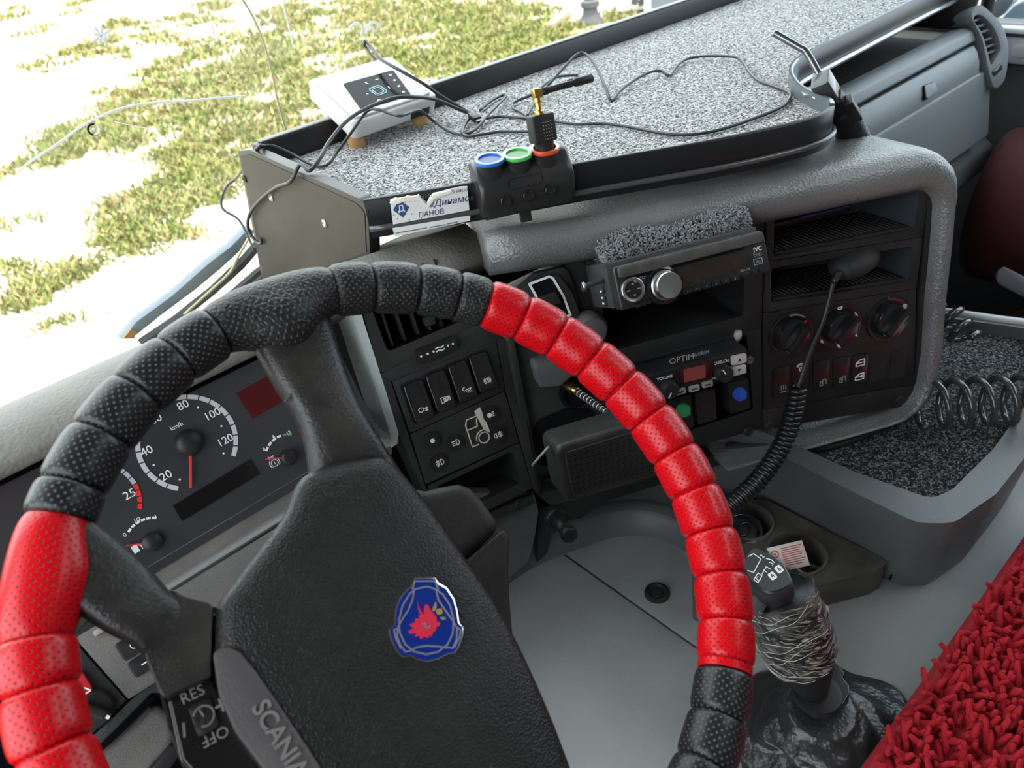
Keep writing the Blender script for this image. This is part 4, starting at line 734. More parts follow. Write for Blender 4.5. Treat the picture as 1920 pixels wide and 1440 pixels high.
# ---- rolled terry cloth wedged above the radio
r0 = CON.W(1124, 486, 0.024); r1 = CON.W(1395, 416, 0.020)
tr = thing('terry_roll', (r0+r1)/2, 'rolled dark grey terry cloth wedged above the car radio', 'cloth roll')
sp3 = [r0+(r1-r0)*t+A(0, 0, 0.004*math.sin(t*9)) for t in np.linspace(0, 1, 30)]
rad_ = [0.0205*(0.80+0.20*math.sin(min(1, t*8)*math.pi/2)) * (1-0.28*max(0, t-0.55)/0.45)*(1-0.10*(abs(t-0.72) < 0.03)) for t in np.linspace(0, 1, 30)]
tube('core', sp3, [r*0.86 for r in rad_], TERRY, tr, n=16)
v = []; f = []; rs2 = np.random.RandomState(5); ax_ = nrm(r1-r0); e1 = nrm(np.cross(ax_, A(0, 0, 1))); e2 = np.cross(e1, ax_)
for k in range(8000):
    t = rs2.rand(); i = min(28, int(t*29)); R_ = rad_[i]; th = rs2.rand()*6.283; base = sp3[i]+(sp3[i+1]-sp3[i])*(t*29-i); d = e1*math.cos(th)+e2*math.sin(th); p = base+d*R_*0.84
    sd_ = nrm(rs2.randn(3)); h = 0.0028+0.0022*rs2.rand(); w = 0.0012; l = 0.0022; b0 = len(v)
    tip = p+d*h+sd_*l; mid_ = p+d*h*1.05-sd_*l*0.2; sx_ = nrm(np.cross(d, sd_))*w*0.5
    v += [p-sx_, p+sx_, mid_-sx_, mid_+sx_, tip-sx_, tip+sx_, p+sd_*l*1.2-sx_, p+sd_*l*1.2+sx_]
    f += [[b0, b0+1, b0+3, b0+2], [b0+2, b0+3, b0+5, b0+4], [b0+4, b0+5, b0+7, b0+6]]
obj('terry_loops', v, f, M('terry_loop', (0.16, 0.165, 0.17), 0.9, spec=0.1, var=0.5, dust=0.7, dcol=(0.55, 0.56, 0.57), dscale=500), tr, kind='stuff')
# ---- two-way radio in the lower bay
cb = thing('cb_radio', CON.W(1300, 745, 0.03), 'black two-way radio with red screen and white channel buttons in the lower bay', 'two-way radio')
CBF = Fr(CON.P(0, 0, 0.034), CON.u, CON.v)
cbp = CBF.poly([(1150,722),(1402,653),(1402,700),(1165,772)])
prism('body', CBF, rp(cbp, 0.003), -0.11, 0.0, BLKM, cb, bevel=0.002)
prism('face', CBF, rp(CBF.poly([(1158,722),(1400,655),(1400,698),(1170,768)]), 0.003), 0.0, 0.0012, BLK, cb, bevel=0.0005)
def cbL(px, py): return CBF.L(px, py, 0.001)
def cknob(px, py, r, nm, rot):
    a, b = cbL(px, py); k = lathe(nm, CBF, a, b, [(r, 0.001), (r*0.96, 0.012), (r*0.86, 0.0135), (r*0.5, 0.0135)], BLKM, cb, n=24); f2 = CBF.turn(rot, a, b); strokes('pointer', f2, [[(0, r*0.2), (0, r*0.85)]], 0.0013, WHITE, k, c=0.0138); return k
cknob(1252, 726, 0.0105, 'volume_knob', 2.6); cknob(1353, 696, 0.0105, 'squelch_knob', 0.5)
a, b = cbL(1303, 698); prism('screen_window', CBF.turn(0, a, b), rp(rect(0.002, 0, 0.044, 0.022), 0.004), 0.001, 0.0022, M('screen_dark', (0.03, 0.01, 0.01), 0.15), cb, bevel=0.0005)
prism('screen', CBF.turn(0, a, b), rect(-0.001, -0.001, 0.027, 0.017), 0.0022, 0.0026, M('red_lcd', (0.26, 0.06, 0.055), 0.25), cb)
for px, py, s_ in ((1383, 672, '▲'), (1382, 692, '▼')):
    a, b = cbL(px, py); bt = prism('channel_button', CBF.turn(0, a, b), rp(rect(0, 0, 0.0185, 0.0115), 0.002), 0.001, 0.006, M('ivory_key', (0.55, 0.53, 0.48), 0.45), cb, bevel=0.001); text('arrow', s_, CBF, a, b, 0.005, BLK, bt, c=0.0063, ext=0.0002)
for px, py in ((1274, 733), (1300, 727), (1325, 719)):
    a, b = cbL(px, py); bt = prism('function_button', CBF.turn(0.03, a, b), rp(rect(0, 0, 0.0135, 0.0075), 0.002), 0.001, 0.0045, M('grey_key', (0.34, 0.33, 0.30), 0.5), cb, bevel=0.001); strokes('legend', CBF.turn(0.03, a, b), [[(-.003, 0), (.003, 0)]], 0.0014, BLK, bt, c=0.0048)
for px, py, s_, sz in ((1278, 673, 'OPTIM', .0105), (1313, 663, 'PILGRIM', .0060)):
    a, b = CBF.L(px, py, 0.0012); text('lettering', s_, Fr(CBF.P(a, b, 0.0), CBF.u, CBF.v), 0, 0, sz, DIM, cb, c=0.0016, ext=0.0002)
for px, py, s_ in ((1246, 708, 'VOLUME'), (1350, 679, 'SQUELCH'), (1339, 709, 'ASQ')):
    a, b = cbL(px, py); text('lettering', s_, CBF, a, b, 0.0050 if s_ != 'ASQ' else .0035, WHITE, cb, c=0.0016, ext=0.0002)
a, b = CON.L(1407, 677, 0.004); lathe('bay_screw', CON, a, b, [(0.0058, 0.0), (0.0055, 0.003), (0.0035, 0.0038), (0.001, 0.0025)], M('dull_screw', (0.25, 0.23, 0.20), 0.4, metal=0.7), con, n=14)
q_ = CON.P(*CON.L(1384, 621, 0.03), 0.03); tube('clear_clip', [q_, q_+A(0, 0, -0.006), q_+A(0, 0, -0.012)], [0.004, 0.005, 0.003], M('clear_plastic', (0.35, 0.35, 0.35), 0.1), con, n=10)
# ---- push button units under the two-way radio
def unit(px4, cpx, r, col, lb, nm='rocker_unit'):
    t = thing(nm, CON.W(*px4[3], 0.01), lb, 'switch'); prism('housing', CON, rp(cq(px4, 0.012), 0.002), -0.04, 0.012, BLK, t, bevel=0.0015)
    if cpx:
        a, b = CON.L(*cpx, 0.014); m_ = M(nm+'_lens', col, 0.2, coat=0.5); bl = lathe('lens', CON, a, b, [(r, 0.010), (r, 0.015), (r*0.92, 0.0175), (r*0.3, 0.0185)], m_, t, n=24)
        v = []; 
        strokes('lens_ribs', CON, [[(a+x, b-math.sqrt(r*r-x*x)*.8), (a+x, b+math.sqrt(r*r-x*x)*.8)] for x in np.linspace(-r*.7, r*.7, 7)], r*0.12, m_, bl, c=0.0186)
    return t
unit([(1250,752),(1296,739),(1302,800),(1258,815)], (1281, 769), 0.0092, (0.03, 0.42, 0.16), 'black button unit with round green lens under the two-way radio', 'green_button_unit')
unit([(1303,738),(1341,728),(1345,786),(1310,797)], None, 0, None, 'blank black switch unit between the green and blue buttons', 'blank_switch_unit')
unit([(1364,720),(1404,710),(1408,765),(1370,777)], (1387, 739), 0.0088, (0.02, 0.13, 0.62), 'black button unit with round blue lens at the bay corner', 'blue_button_unit')
# ---- extension speaker
SPK = panel((1060, 848), (1176, 812), (1076, 932), -0.50)
sw_ = SPK.L(1176, 812)[0]+0.028; sh_ = -SPK.L(1076, 932)[1]
sk = thing('loudspeaker', SPK.P(sw_/2, -sh_, -0.02), 'small dusty black box loudspeaker behind the red rim', 'loudspeaker')
SPM = M('speaker_shell', (0.016, 0.0155, 0.015), 0.45, bump=0.3, bscale=600, dust=0.28, dcol=(0.09, 0.08, 0.065), dscale=18)
prism('shell', SPK, rp([(-0.009, -sh_-0.006), (sw_+0.010, -sh_-0.006), (sw_+0.010, 0.008), (-0.009, 0.008)], 0.010, 5), -0.050, -0.001, SPM, sk, bevel=0.006, seg=4)
prism('grille', SPK, rp([(-0.001, -sh_), (sw_, -sh_), (sw_, 0.0), (-0.001, 0.0)], 0.006, 4), -0.002, 0.0012, SPM, sk, bevel=0.001)
v = []; f = []
nx = int(sw_/0.0021); ny = int(sh_/0.0021)
for i in range(nx):
    for j in range(ny):
        x = 0.001+(i+0.5*(j % 2))*0.0021; y = -0.0016-j*0.0021
        if x > sw_-0.002 or y < -sh_+0.002: continue
        b0 = len(v); v += [SPK.P(x+0.0007*math.cos(k*math.pi/3), y+0.0007*math.sin(k*math.pi/3), 0.0014) for k in range(6)]; f.append(list(range(b0, b0+6)))
obj('grille_holes', v, f, VOID, sk, kind='stuff')
w0 = SPK.P(-0.012, 0.004, -0.015); tube('lead_wire', spline([w0, SPK.P(-0.03, -0.012, -0.02), CON.W(1000, 872, 0.008), CON.W(985, 879, 0.010), CON.W(978, 877, -0.002)], 5), 0.0013, M('grey_wire', (0.25, 0.25, 0.25), 0.4), sk, n=8)
tube('bracket', spline([SPK.P(-0.006, -0.030, -0.03), CON.W(1030, 878, 0.02), CON.W(1040, 895, 0.0), CON.W(1018, 900, 0.0)], 4), 0.003, BLK, sk, n=8)
# ================================================================ steering wheel
TW = math.radians(36.0); RW = 0.2150
WH = Fr((0.1528, 0.3087, -0.3724), (1, 0, 0), (0, math.cos(TW), math.sin(TW)))
wheel = thing('steering_wheel', WH.P(0, 0, -0.08), 'truck steering wheel wrapped in padded red and black leather', 'steering wheel')
def rimpt(th): return WH.P(RW*math.cos(th), RW*math.sin(th), 0)
N_ = 120
tube('rim_core', [rimpt(2*math.pi*i/N_) for i in range(N_+1)], 0.0150, CABLE, wheel, n=14)
B = [(169.2,'R'),(161.1,'R'),(154.2,'RL'),(136.5,'B'),(131.2,'B'),(122.1,'B'),(113.0,'B'),(104.1,'B'),(95.6,'BS'),(72.2,'C'),(64.4,'C'),(55.2,'C'),(46.8,'C'),(40.6,'W'),(32.6,'W'),(24.3,'W'),(15.6,'W'),(7.2,'W'),(-1.5,'W'),(-10.5,'W'),(-19.1,'W'),(-27.7,'W'),(-36.1,'R'),(-44.8,'R'),(-52.4,'Rn'),(-53.9,'B'),(-61.9,'B')]
ths = [b[0] for b in B]; kinds = [b[1] for b in B]
# carry on round the unseen lower part of the rim
t = -70.3
while t > -182: ths.append(t); kinds.append('B' if t > -120 else 'R'); t -= 8.5
ths.append(169.2-360)
for i in range(len(ths)-1):
    a0, a1 = math.radians(ths[i]), math.radians(ths[i+1]); kd = kinds[i]
    nl = 12 if abs(a1-a0) < 0.22 else 22; nr = 22; v = []; uv = []
    thick = 0.0197
    for j in range(nl+1):
        t = j/nl; th = a0+(a1-a0)*(0.006+0.988*t); e = abs(2*t-1); r = thick*(1-0.10*e**5-0.035*e**18)
        if kd == 'Rn': r = thick*0.93
        c_ = A(RW*math.cos(th), RW*math.sin(th)); d = A(math.cos(th), math.sin(th))
        for k in range(nr+1):
            ph = 2*math.pi*k/nr; rr = r; ro = 0.0
            if kd in ('BS', 'RL'):     # swells over the root of a spoke
                s_ = math.sin(math.pi*min(1, max(0, (t-0.05)/0.9)))**1.5; inn = max(0.0, -math.cos(ph)); rr = r*(1+(0.95 if kd == 'BS' else 0.30)*s_*inn**1.5)
            q = c_+d*rr*math.cos(ph); v.append(WH.P(q[0], q[1], rr*math.sin(ph)))
            uv.append((min(ph, 2*math.pi-ph)*thick*1000 if kd == 'W' else ph*thick*1000, th*RW*1000))
    f = [[j*(nr+1)+k, j*(nr+1)+k+1, (j+1)*(nr+1)+k+1, (j+1)*(nr+1)+k] for j in range(nl) for k in range(nr)]
    f += [[k for k in range(nr)][::-1], [nl*(nr+1)+k for k in range(nr)]]
    mt = {'R': RED, 'RL': RED, 'Rn': RED, 'W': REDW, 'B': BLKL, 'BS': BLKC, 'C': BLKC}[kd]
    o = obj('cover_segment', v, f, mt, wheel, smooth=True, uv=uv); o.data.set_sharp_from_angle(angle=math.radians(60))
    o['label'] = 'red perforated cover segment' if kd[0] in 'RW' else 'black perforated cover segment'
# upper spoke and left spoke: tapered limbs from rim to hub
def limb(name, left, right, cs, th, mat, par):
    rings_ = []
    L_ = spline([(*WH.L(x, y, c), c) for (x, y), c in zip(left, cs)], 6); R_ = spline([(*WH.L(x, y, c), c) for (x, y), c in zip(right, cs)], 6)
    for l, r in zip(L_, R_):
        m = (l+r)/2; h = (r-l)/2; rg = []
        for k in range(18):
            ph = 2*math.pi*k/18; cx = math.cos(ph); sx = math.sin(ph); cx = math.copysign(abs(cx)**0.6, cx); sx = math.copysign(abs(sx)**0.75, sx)
            q = m+h*cx; rg.append(WH.P(q[0], q[1], q[2]+th*sx-th*0.9))
        rings_.append(rg)
    return loft(name, rings_, mat, par)
cs = [0.004, 0.004, 0.000, -0.008, -0.016, -0.020]
limb('spoke', [(455,600),(510,700),(556,775),(577,850),(574,905),(530,975)], [(610,540),(645,660),(680,752),(722,822),(760,880),(800,930)], cs, 0.013, SPOKE, wheel)
strokes('spoke_seam', WH, [[WH.L(*p, -0.001) for p in ((535,752),(545,742),(560,732),(575,722),(600,715),(640,708))]], 0.0015, M('seam_grey', (0.09, 0.085, 0.08), 0.5), wheel, c=-0.0005, th=0.0012)
limb('spoke', [(110,1125),(190,1178),(235,1200),(262,1222),(276,1245),(300,1300)][:6], [(135,940),(215,1003),(280,1060),(316,1100),(350,1118),(405,1132)], [0.010, 0.006, 0.002, -0.003, -0.008, -0.014], 0.012, SPOKE, wheel)
# collar piece between left spoke and pad
prism('spoke_collar', WH, rp(WH.poly([(318,1100),(345,1118),(400,1132),(396,1250),(398,1268),(308,1310),(300,1300),(275,1240),(266,1200)], -0.010), 0.006), -0.045, -0.008, SPOKE, wheel, bevel=0.006, seg=3)
# spokes to the far right and bottom, outside the picture
for th in (-1.9,):
    p0 = WH.P(0.07*math.cos(th), 0.07*math.sin(th), -0.03); p1 = rimpt(th); tube('spoke', [p0, p0*.5+p1*.5, p1], [0.028, 0.017, 0.014], SPOKE, wheel, n=12)
# hub pad
HC = -0.012
hub_px = [(555,905),(585,880),(640,862),(700,853),(728,862),(760,890),(815,960),(870,1040),(925,1120),(975,1210),(1030,1330),(1080,1460),(1110,1560),(900,1680),(650,1600),(520,1480),(452,1400),(420,1330),(398,1255),(397,1200),(402,1140),(440,1085),(490,1020),(530,965)]
hp2 = WH.poly(hub_px, HC); hm = np.mean(np.array(hp2), 0)
rings_ = []
hpl = [tuple(p) for p in spline(hp2, 3, closed=True)]
for s_, c in ((0.97, -0.075), (1.0, -0.055), (1.0, -0.022), (0.992, -0.013), (0.972, -0.0065), (0.93, -0.0022), (0.85, 0.0005), (0.65, 0.0022), (0.35, 0.003), (0.02, 0.0032)):
    rings_.append([WH.P(hm[0]+(x-hm[0])*s_, hm[1]+(y-hm[1])*s_, c+HC+0.010) for x, y in hpl])
hub = loft('hub_pad', rings_, HUBM, wheel)
HT = Fr(WH.P(0, 0, HC+0.0118), WH.u, WH.v)
def hq(px, py, c=0.0): return HT.L(px, py, c)
# raised brand strip along the lower left of the pad
bs = prism('brand_strip', HT, rp(HT.poly([(398,1222),(425,1212),(450,1222),(480,1258),(530,1330),(580,1405),(640,1500),(560,1540),(500,1450),(440,1370),(410,1300)]), 0.008), -0.012, 0.0012, M('strip_plastic', (0.060, 0.052, 0.052), 0.42, bump=0.3, bscale=900, dust=0.25, dcol=(0.14, 0.12, 0.11)), hub, bevel=0.002)
p0, p1 = A(*hq(470, 1318, .002)), A(*hq(560, 1470, .002)); dv = p1-p0; rt = math.atan2(dv[1], dv[0]); TL_ = HT.turn(rt, p0[0], p0[1])
_c = hq(524, 1386, .002); _d = A(*_c)-p0; text('brand_lettering', 'SCANIA', TL_, float(_d@A(math.cos(rt), math.sin(rt))), float(_d@A(-math.sin(rt), math.cos(rt))), 0.0140, M('lettering_grey', (0.17, 0.155, 0.15), 0.35), hub, c=0.0016, ext=0.0008, sx=0.92, bold=0.0003)
# emblem
def eq(pts): return [hq(500+x/3.0, 960+y/3.0) for x, y in pts]
em_o = eq([(830,370),(945,370),(960,400),(1010,430),(1050,490),(1070,560),(1080,630),(1105,655),(1100,700),(1080,760),(1055,800),(1015,805),(960,835),(895,850),(840,835),(800,815),(760,825),(720,780),(690,720),(680,670),(715,635),(715,570),(735,500),(775,445),(810,415)])
em = prism('emblem', HT, em_o, -0.002, 0.0026, CHROME, wheel, bevel=0.0006)
mo_ = np.mean(np.array(em_o), 0); prism('enamel', HT, [tuple(mo_+(A(*p)-mo_)*0.955) for p in em_o], 0.0020, 0.0029, BLUEP, em)
SIL = M('emblem_silver', (0.36, 0.35, 0.36), 0.3, metal=0.6)
ln = [eq([(815,440),(828,395),(942,395),(958,440)]), eq([(800+8*0,465),(832,440),(893,425),(945,440),(985,470),(1025,530),(1045,610),(1040,690),(1010,750),(960,790),(893,805),(825,790),(775,750),(742,680),(740,610),(760,530),(800,465)]), eq([(826,440),(815,500),(790,560),(757,610),(735,650),(728,700),(745,750),(775,790),(800,785)]), eq([(946,440),(960,500),(1000,560),(1040,615),(1065,660),(1062,720),(1040,770),(1010,765)]), eq([(800,785),(840,765),(893,757),(950,760),(1010,768)]), eq([(728,660),(712,668),(720,710),(750,770)]), eq([(1065,655),(1085,668),(1078,710),(1050,765)])]
strokes('emblem_lines', HT, ln, 0.0009, SIL, em, c=0.0029, th=0.0003)
gr_px = [(845,502),(850,540),(866,568),(884,590),(878,556),(884,530),(900,524),(916,556),(936,580),(950,600),(948,620),(970,628),(964,645),(948,650),(944,672),(930,682),(920,706),(910,694),(902,714),(886,704),(860,720),(854,700),(826,706),(836,684),(802,692),(790,678),(820,656),(796,640),(832,622),(832,602),(856,608),(848,584),(862,590),(846,548)]
prism('griffin', HT, eq(gr_px), 0.0026, 0.0033, M('griffin_red', (0.62, 0.02, 0.05), 0.3), em)
strokes('crown', HT, [tuple(eq([(945,508),(950,540),(936,566),(924,556)])), tuple(eq([(950,552),(978,548),(984,576),(960,584),(948,574)])), tuple(eq([(968,598),(990,596),(1004,606),(984,612)]))], 0.001, M('crown_gold', (0.42, 0.30, 0.07), 0.35, metal=0.4), em, c=0.0030)
strokes('griffin_eye', HT, [eq([(868,636),(882,630),(890,644)]), eq([(884,652),(902,656),(912,646)])], 0.0008, SIL, em, c=0.0034)
# cruise control key block left of the pad
CK = -0.020
kb = prism('key_block', WH, rp(WH.poly([(312,1310),(395,1265),(470,1400),(500,1470),(420,1520),(338,1428)], CK), 0.004), CK-0.03, CK, GLOSS, wheel, bevel=0.003, seg=3)
KF = Fr(WH.P(0, 0, CK), WH.u, WH.v)
kr = math.atan2(KF.L(385, 1293)[1]-KF.L(345, 1313)[1], KF.L(385, 1293)[0]-KF.L(345, 1313)[0])
prism('set_key', KF, rp(KF.poly([(352,1325),(395,1305),(412,1360),(372,1385)]), 0.003), -0.001, 0.0012, SPOKE, kb, bevel=0.0008)
a, b = KF.L(361, 1303); text('key_lettering', 'RES', KF, a, b, 0.0085, DIM, kb, rot=kr, ext=0.0002)
a, b = KF.L(403, 1380); text('key_lettering', 'OFF', KF, a, b, 0.0085, DIM, kb, rot=kr+math.pi, ext=0.0002)
a, b = KF.L(415, 1322); f2 = KF.turn(kr, a, b); strokes('plus_sign', f2, [[(-.0035, 0), (.0035, 0)], [(0, -.0035), (0, .0035)]], 0.0012, DIM, kb)
a, b = KF.L(345, 1369); f2 = KF.turn(kr+1.3, a, b); strokes('minus_sign', f2, [[(-.0035, 0), (.0035, 0)]], 0.0012, DIM, kb)
a, b = KF.L(382, 1343); f2 = KF.turn(kr, a, b); strokes('cruise_symbol', f2, [arc(0, 0, 0.0055, -120, 150), [(0, 0), (-.001, .004)]], 0.0009, DIM, kb, c=0.0014)
prism('key_rim', WH, WH.poly([(300,1300),(308,1300),(322,1360),(350,1440),(342,1440),(312,1360)], CK), CK-0.03, CK-0.002, SPOKE, wheel, bevel=0.001)
# ---- column shroud behind the wheel
sh = thing('column_shroud', WH.P(0, 0, -0.2), 'dark moulded shroud around the steering column right of the hub', 'column shroud')
SHM = M('shroud_plastic', (0.010, 0.0085, 0.0085), 0.5, spec=0.25, bump=0.4, bscale=900, dust=0.10)
SC_ = Fr(WH.P(0, 0, -0.085), WH.u, WH.v)
up_px = [(640,880),(800,915),(830,908),(862,902),(885,910),(905,930),(945,985),(800,1110),(640,1180)]
prism('upper_shell', SC_, SC_.poly(up_px), -0.10, 0.0, SHM, sh, bevel=0.012, seg=4)
lo_px = [(640,1190),(880,1044),(945,988),(958,1005),(956,1060),(958,1120),(965,1200),(1000,1300),(900,1420),(640,1420)]
prism('lower_shell', SC_, SC_.poly(lo_px), -0.12, -0.001, SHM, sh, bevel=0.008, seg=4)
box('column_tube', SC_, -0.05, 0.05, -0.06, 0.05, -0.35, -0.02, SHM, sh, bevel=0.02, seg=3)
# ================================================================ dash-top shelf
def AT(px, py, d): return ray(px, py)*d
ZS = -0.306
SH = Fr((0, 0, ZS), (1, 0, 0), (0, 1, 0))
LT = -0.292-ZS
shf = thing('dash_shelf', (0.9, 0.8, ZS-0.03), 'black edged dash-top shelf lined with speckled grey carpet', 'shelf')
front = [(0.386,0.702),(0.483,0.636),(0.572,0.582),(0.645,0.536),(0.716,0.491),(0.799,0.450),(0.848,0.440),(0.880,0.452),(0.897,0.482),(0.925,0.520),(0.970,0.558),(1.015,0.580),(1.067,0.590),(1.25,0.600),(1.456,0.610),(1.60,0.613)]
fpath = [tuple(p) for p in spline(front, 5)]
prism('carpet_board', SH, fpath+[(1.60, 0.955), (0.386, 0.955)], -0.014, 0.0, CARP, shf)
def ribbon(name, path, z0, z1, t, mat, par, bev=0.0015):
    P = [A(*p) for p in path]; rg = []
    for i, p in enumerate(P):
        d = nrm(P[min(i+1, len(P)-1)]-P[max(i-1, 0)]); n_ = A(d[1], -d[0])
        o_ = p+n_*t; rg.append([A(p[0], p[1], z0), A(o_[0], o_[1], z0), A(o_[0], o_[1], (z0+z1)/2), A(o_[0], o_[1], z1-bev), A(o_[0]-n_[0]*bev, o_[1]-n_[1]*bev, z1), A(p[0], p[1], z1)])
    o = loft(name, rg, mat, par); o.data.set_sharp_from_angle(angle=math.radians(50)); return o
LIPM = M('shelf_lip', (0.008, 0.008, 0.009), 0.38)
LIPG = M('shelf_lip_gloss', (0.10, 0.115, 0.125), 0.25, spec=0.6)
ribbon('front_lip', fpath[:34], -0.333, -0.290, 0.006, LIPM, shf)
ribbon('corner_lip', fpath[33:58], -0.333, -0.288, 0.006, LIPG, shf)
ribbon('passenger_lip', fpath[57:], -0.330, -0.288, 0.006, LIPM, shf)
off = []
for i, p in enumerate(fpath):
    d = nrm(A(*fpath[min(i+1, len(fpath)-1)])-A(*fpath[max(i-1, 0)])); off.append(A(p[0]+d[1]*0.0085, p[1]-d[0]*0.0085))
tube('front_trim', [A(p[0], p[1], -0.3215) for p in off[:45]], 0.0034, M('trim_grey', (0.09, 0.09, 0.092), 0.25, metal=0.3), shf, n=10)
tube('passenger_trim', [A(p[0], p[1], -0.323) for p in off[54:]], 0.0040, M('trim_bright', (0.55, 0.60, 0.64), 0.22, metal=0.7), shf, n=10)
# back rail
RAILT = M('rail_top', (0.17, 0.17, 0.16), 0.5, dust=0.3, dcol=(0.40, 0.38, 0.33))
profx('back_rail', [(0.950, ZS-0.012), (0.966, ZS-0.012), (0.968, -0.276), (0.952, -0.276)], 0.392, 1.62, LIPM, shf, bevel=0.002)
profx('rail_cap', [(0.954, -0.2755), (0.9665, -0.2755), (0.9665, -0.2735), (0.954, -0.2735)], 0.40, 1.62, RAILT, shf, bevel=0.0007)
# left end plate
PLF = Fr((0.384, 0, 0), (0, -1, 0), (0, 0, 1))
PLM = M('end_plate', (0.027, 0.022, 0.016), 0.48, spec=0.28, bump=0.2, bscale=900, dust=0.18, dcol=(0.20, 0.17, 0.13), dscale=12)
pl = prism('end_plate', PLF, rp(PLF.poly([(446,283),(468,281),(672,372),(690,390),(694,478),(560,520),(498,560)]), [0.008, 0.006, 0.012, 0.014, 0.008, 0.002, 0.002], 5), -0.014, 0.0, LIPM, shf, bevel=0.004, seg=3)
prism('plate_face', PLF, rp(PLF.poly([(450,292),(466,289),(668,382),(683,398),(686,474),(560,516),(502,556)], 0.001), [0.006, 0.005, 0.010, 0.012, 0.006, 0.002, 0.002], 5), 0.0, 0.0008, PLM, pl)
for x, y in ((459, 335), (509, 371), (609, 419)):
    a, b = PLF.L(x, y, 0.001); lathe('screw', PLF, a, b, [(0.0055, 0.0), (0.0052, 0.002), (0.003, 0.0032), (0.0008, 0.0022)], BLK if x == 459 else STEEL, pl, n=14)
prism('right_end_plate', Fr((1.60, 0, 0), (0, -1, 0), (0, 0, 1)), [(-0.96, -0.27), (-0.60, -0.275), (-0.565, -0.30), (-0.575, -0.36), (-0.60, -0.372), (-0.96, -0.372)], -0.012, 0.0, LIPM, shf, bevel=0.003)
prism('rear_support', Fr((0.46, 0, 0), (0, -1, 0), (0, 0, 1)), [(-0.93, -0.32), (-0.80, -0.32), (-0.80, -0.37), (-0.93, -0.44)], -0.006, 0.006, LIPM, shf)
# ---- name card stuck behind the trim
kf = Fr(A(0.386, 0.702, -0.29), A(0.097, -0.066, 0), (0, 0, 1)); KF2 = Fr(kf.o+kf.n*0.013, kf.u, kf.v)
cdp = thing('name_card', KF2.W(800, 410), 'torn white paper name card with blue diamond mark on the shelf lip', 'card')
PAPER = M('paper', (0.74, 0.74, 0.72), 0.7, var=0.3, dust=0.2, dcol=(0.55, 0.53, 0.48), dscale=60)
tear = [(731,375),(742,370),(752,374),(764,366),(775,369),(785,364),(792,372),(800,380),(806,368),(812,362),(826,359),(845,354),(862,350),(876,349)]
prism('upper_sheet', KF2, KF2.poly(tear+[(880,394),(737,421)]), -0.0006, 0.0, PAPER, cdp)
prism('torn_fold', KF2, KF2.poly([(730,380),(742,372),(764,368),(785,366),(800,384),(812,364),(846,356),(850,361),(815,373),(803,390),(788,376),(760,377),(738,385)], 0.001), 0.0002, 0.0022, M('paper_core', (0.80, 0.76, 0.66), 0.8), cdp, bevel=0.0006)
prism('lower_sheet', KF2, KF2.poly([(736,428),(882,404),(881,414),(740,444)], 0.0), -0.0006, 0.0, PAPER, cdp)
INK = M('blue_ink', (0.03, 0.05, 0.14), 0.6); INKG = M('grey_ink', (0.16, 0.17, 0.2), 0.6)
a, b = KF2.L(752, 391); dm = prism('diamond_mark', KF2, [(a-0.0085, b), (a, b-0.010), (a+0.0085, b), (a, b+0.010)], 0.0001, 0.0006, M('diamond_blue', (0.02, 0.07, 0.20), 0.5), cdp); text('mark_letter', 'Д', KF2, a, b, 0.0095, WHITE, dm, c=0.0008, ext=0.0001)
for s_, px, py, sz, m_, sh_k in (('«Динамо»', 846, 377, .0098, INK, 0.3), ('по г Тольятти ОГО ВФСО', 832, 363, .0042, INKG, 0.0), ('ПАНОВ', 808, 400, .0078, INK, 0.15)):
    a, b = KF2.L(px, py); text('card_lettering', s_, KF2, a, b, sz, m_, cdp, rot=0.0, c=0.0003, ext=0.0001, shear=sh_k)
strokes('card_marks', KF2, [[KF2.L(x, y)] for x, y in ((745, 410), (760, 402), (772, 401), (800, 397), (767, 412), (790, 409), (738, 403))], 0.0006, INKG, cdp, c=0.0003)
strokes('small_print', KF2, [[KF2.L(742, 437), KF2.L(800, 427)], [KF2.L(806, 426), KF2.L(835, 421)], [KF2.L(838, 420), KF2.L(858, 416)]], 0.0010, INKG, cdp, c=0.0003)
# ---- white access box with dark touch panel
A0 = SH.W(663, 265, 0.012); B0 = SH.W(808, 208, 0.012); u_ = nrm(B0-A0); w_ = np.linalg.norm(B0-A0)
dh = nrm(np.cross(A(0, 0, 1), u_)); PT = math.radians(24); dd = dh*math.cos(PT)+A(0, 0, 1)*math.sin(PT)
_k, _m = math.cos(-0.09), math.sin(-0.09); rz_ = lambda v: A(v[0]*_k-v[1]*_m, v[0]*_m+v[1]*_k, v[2]); u_ = rz_(u_); dd = rz_(dd); RB = Fr(A0, u_, dd); D_ = 0.108; TH = 0.026
rt_ = thing('reader_box', A0+u_*w_/2, 'white plastic reader box with black touch panel propped on the back rail', 'electronic box')
prism('shell', RB, rp([(0, 0), (w_, 0), (w_, D_), (0, D_)], 0.010, 5), 0.0, TH, WHP, rt_, bevel=0.004, seg=3)
prism('top_cover', RB, rp([(0.006, 0.006), (w_-0.006, 0.006), (w_-0.006, D_-0.006), (0.006, D_-0.006)], 0.010, 5), TH, TH+0.003, WHP, rt_, bevel=0.0025, seg=3)
pt4 = RB.poly([(643,158),(737,132),(771,179),(678,207)], TH+0.003)
PN = Fr(RB.P(0, 0, TH+0.003), RB.u, RB.v)
pn = prism('touch_panel', PN, rp(pt4, 0.004), 0.0, 0.0008, M('panel_gloss', (0.010, 0.011, 0.013), 0.16, spec=0.12), rt_)
a, b = PN.L(709, 171); sq = rp(rect(0, 0, 0.018, 0.018), 0.004); f2 = PN.turn(0.1, a, b)
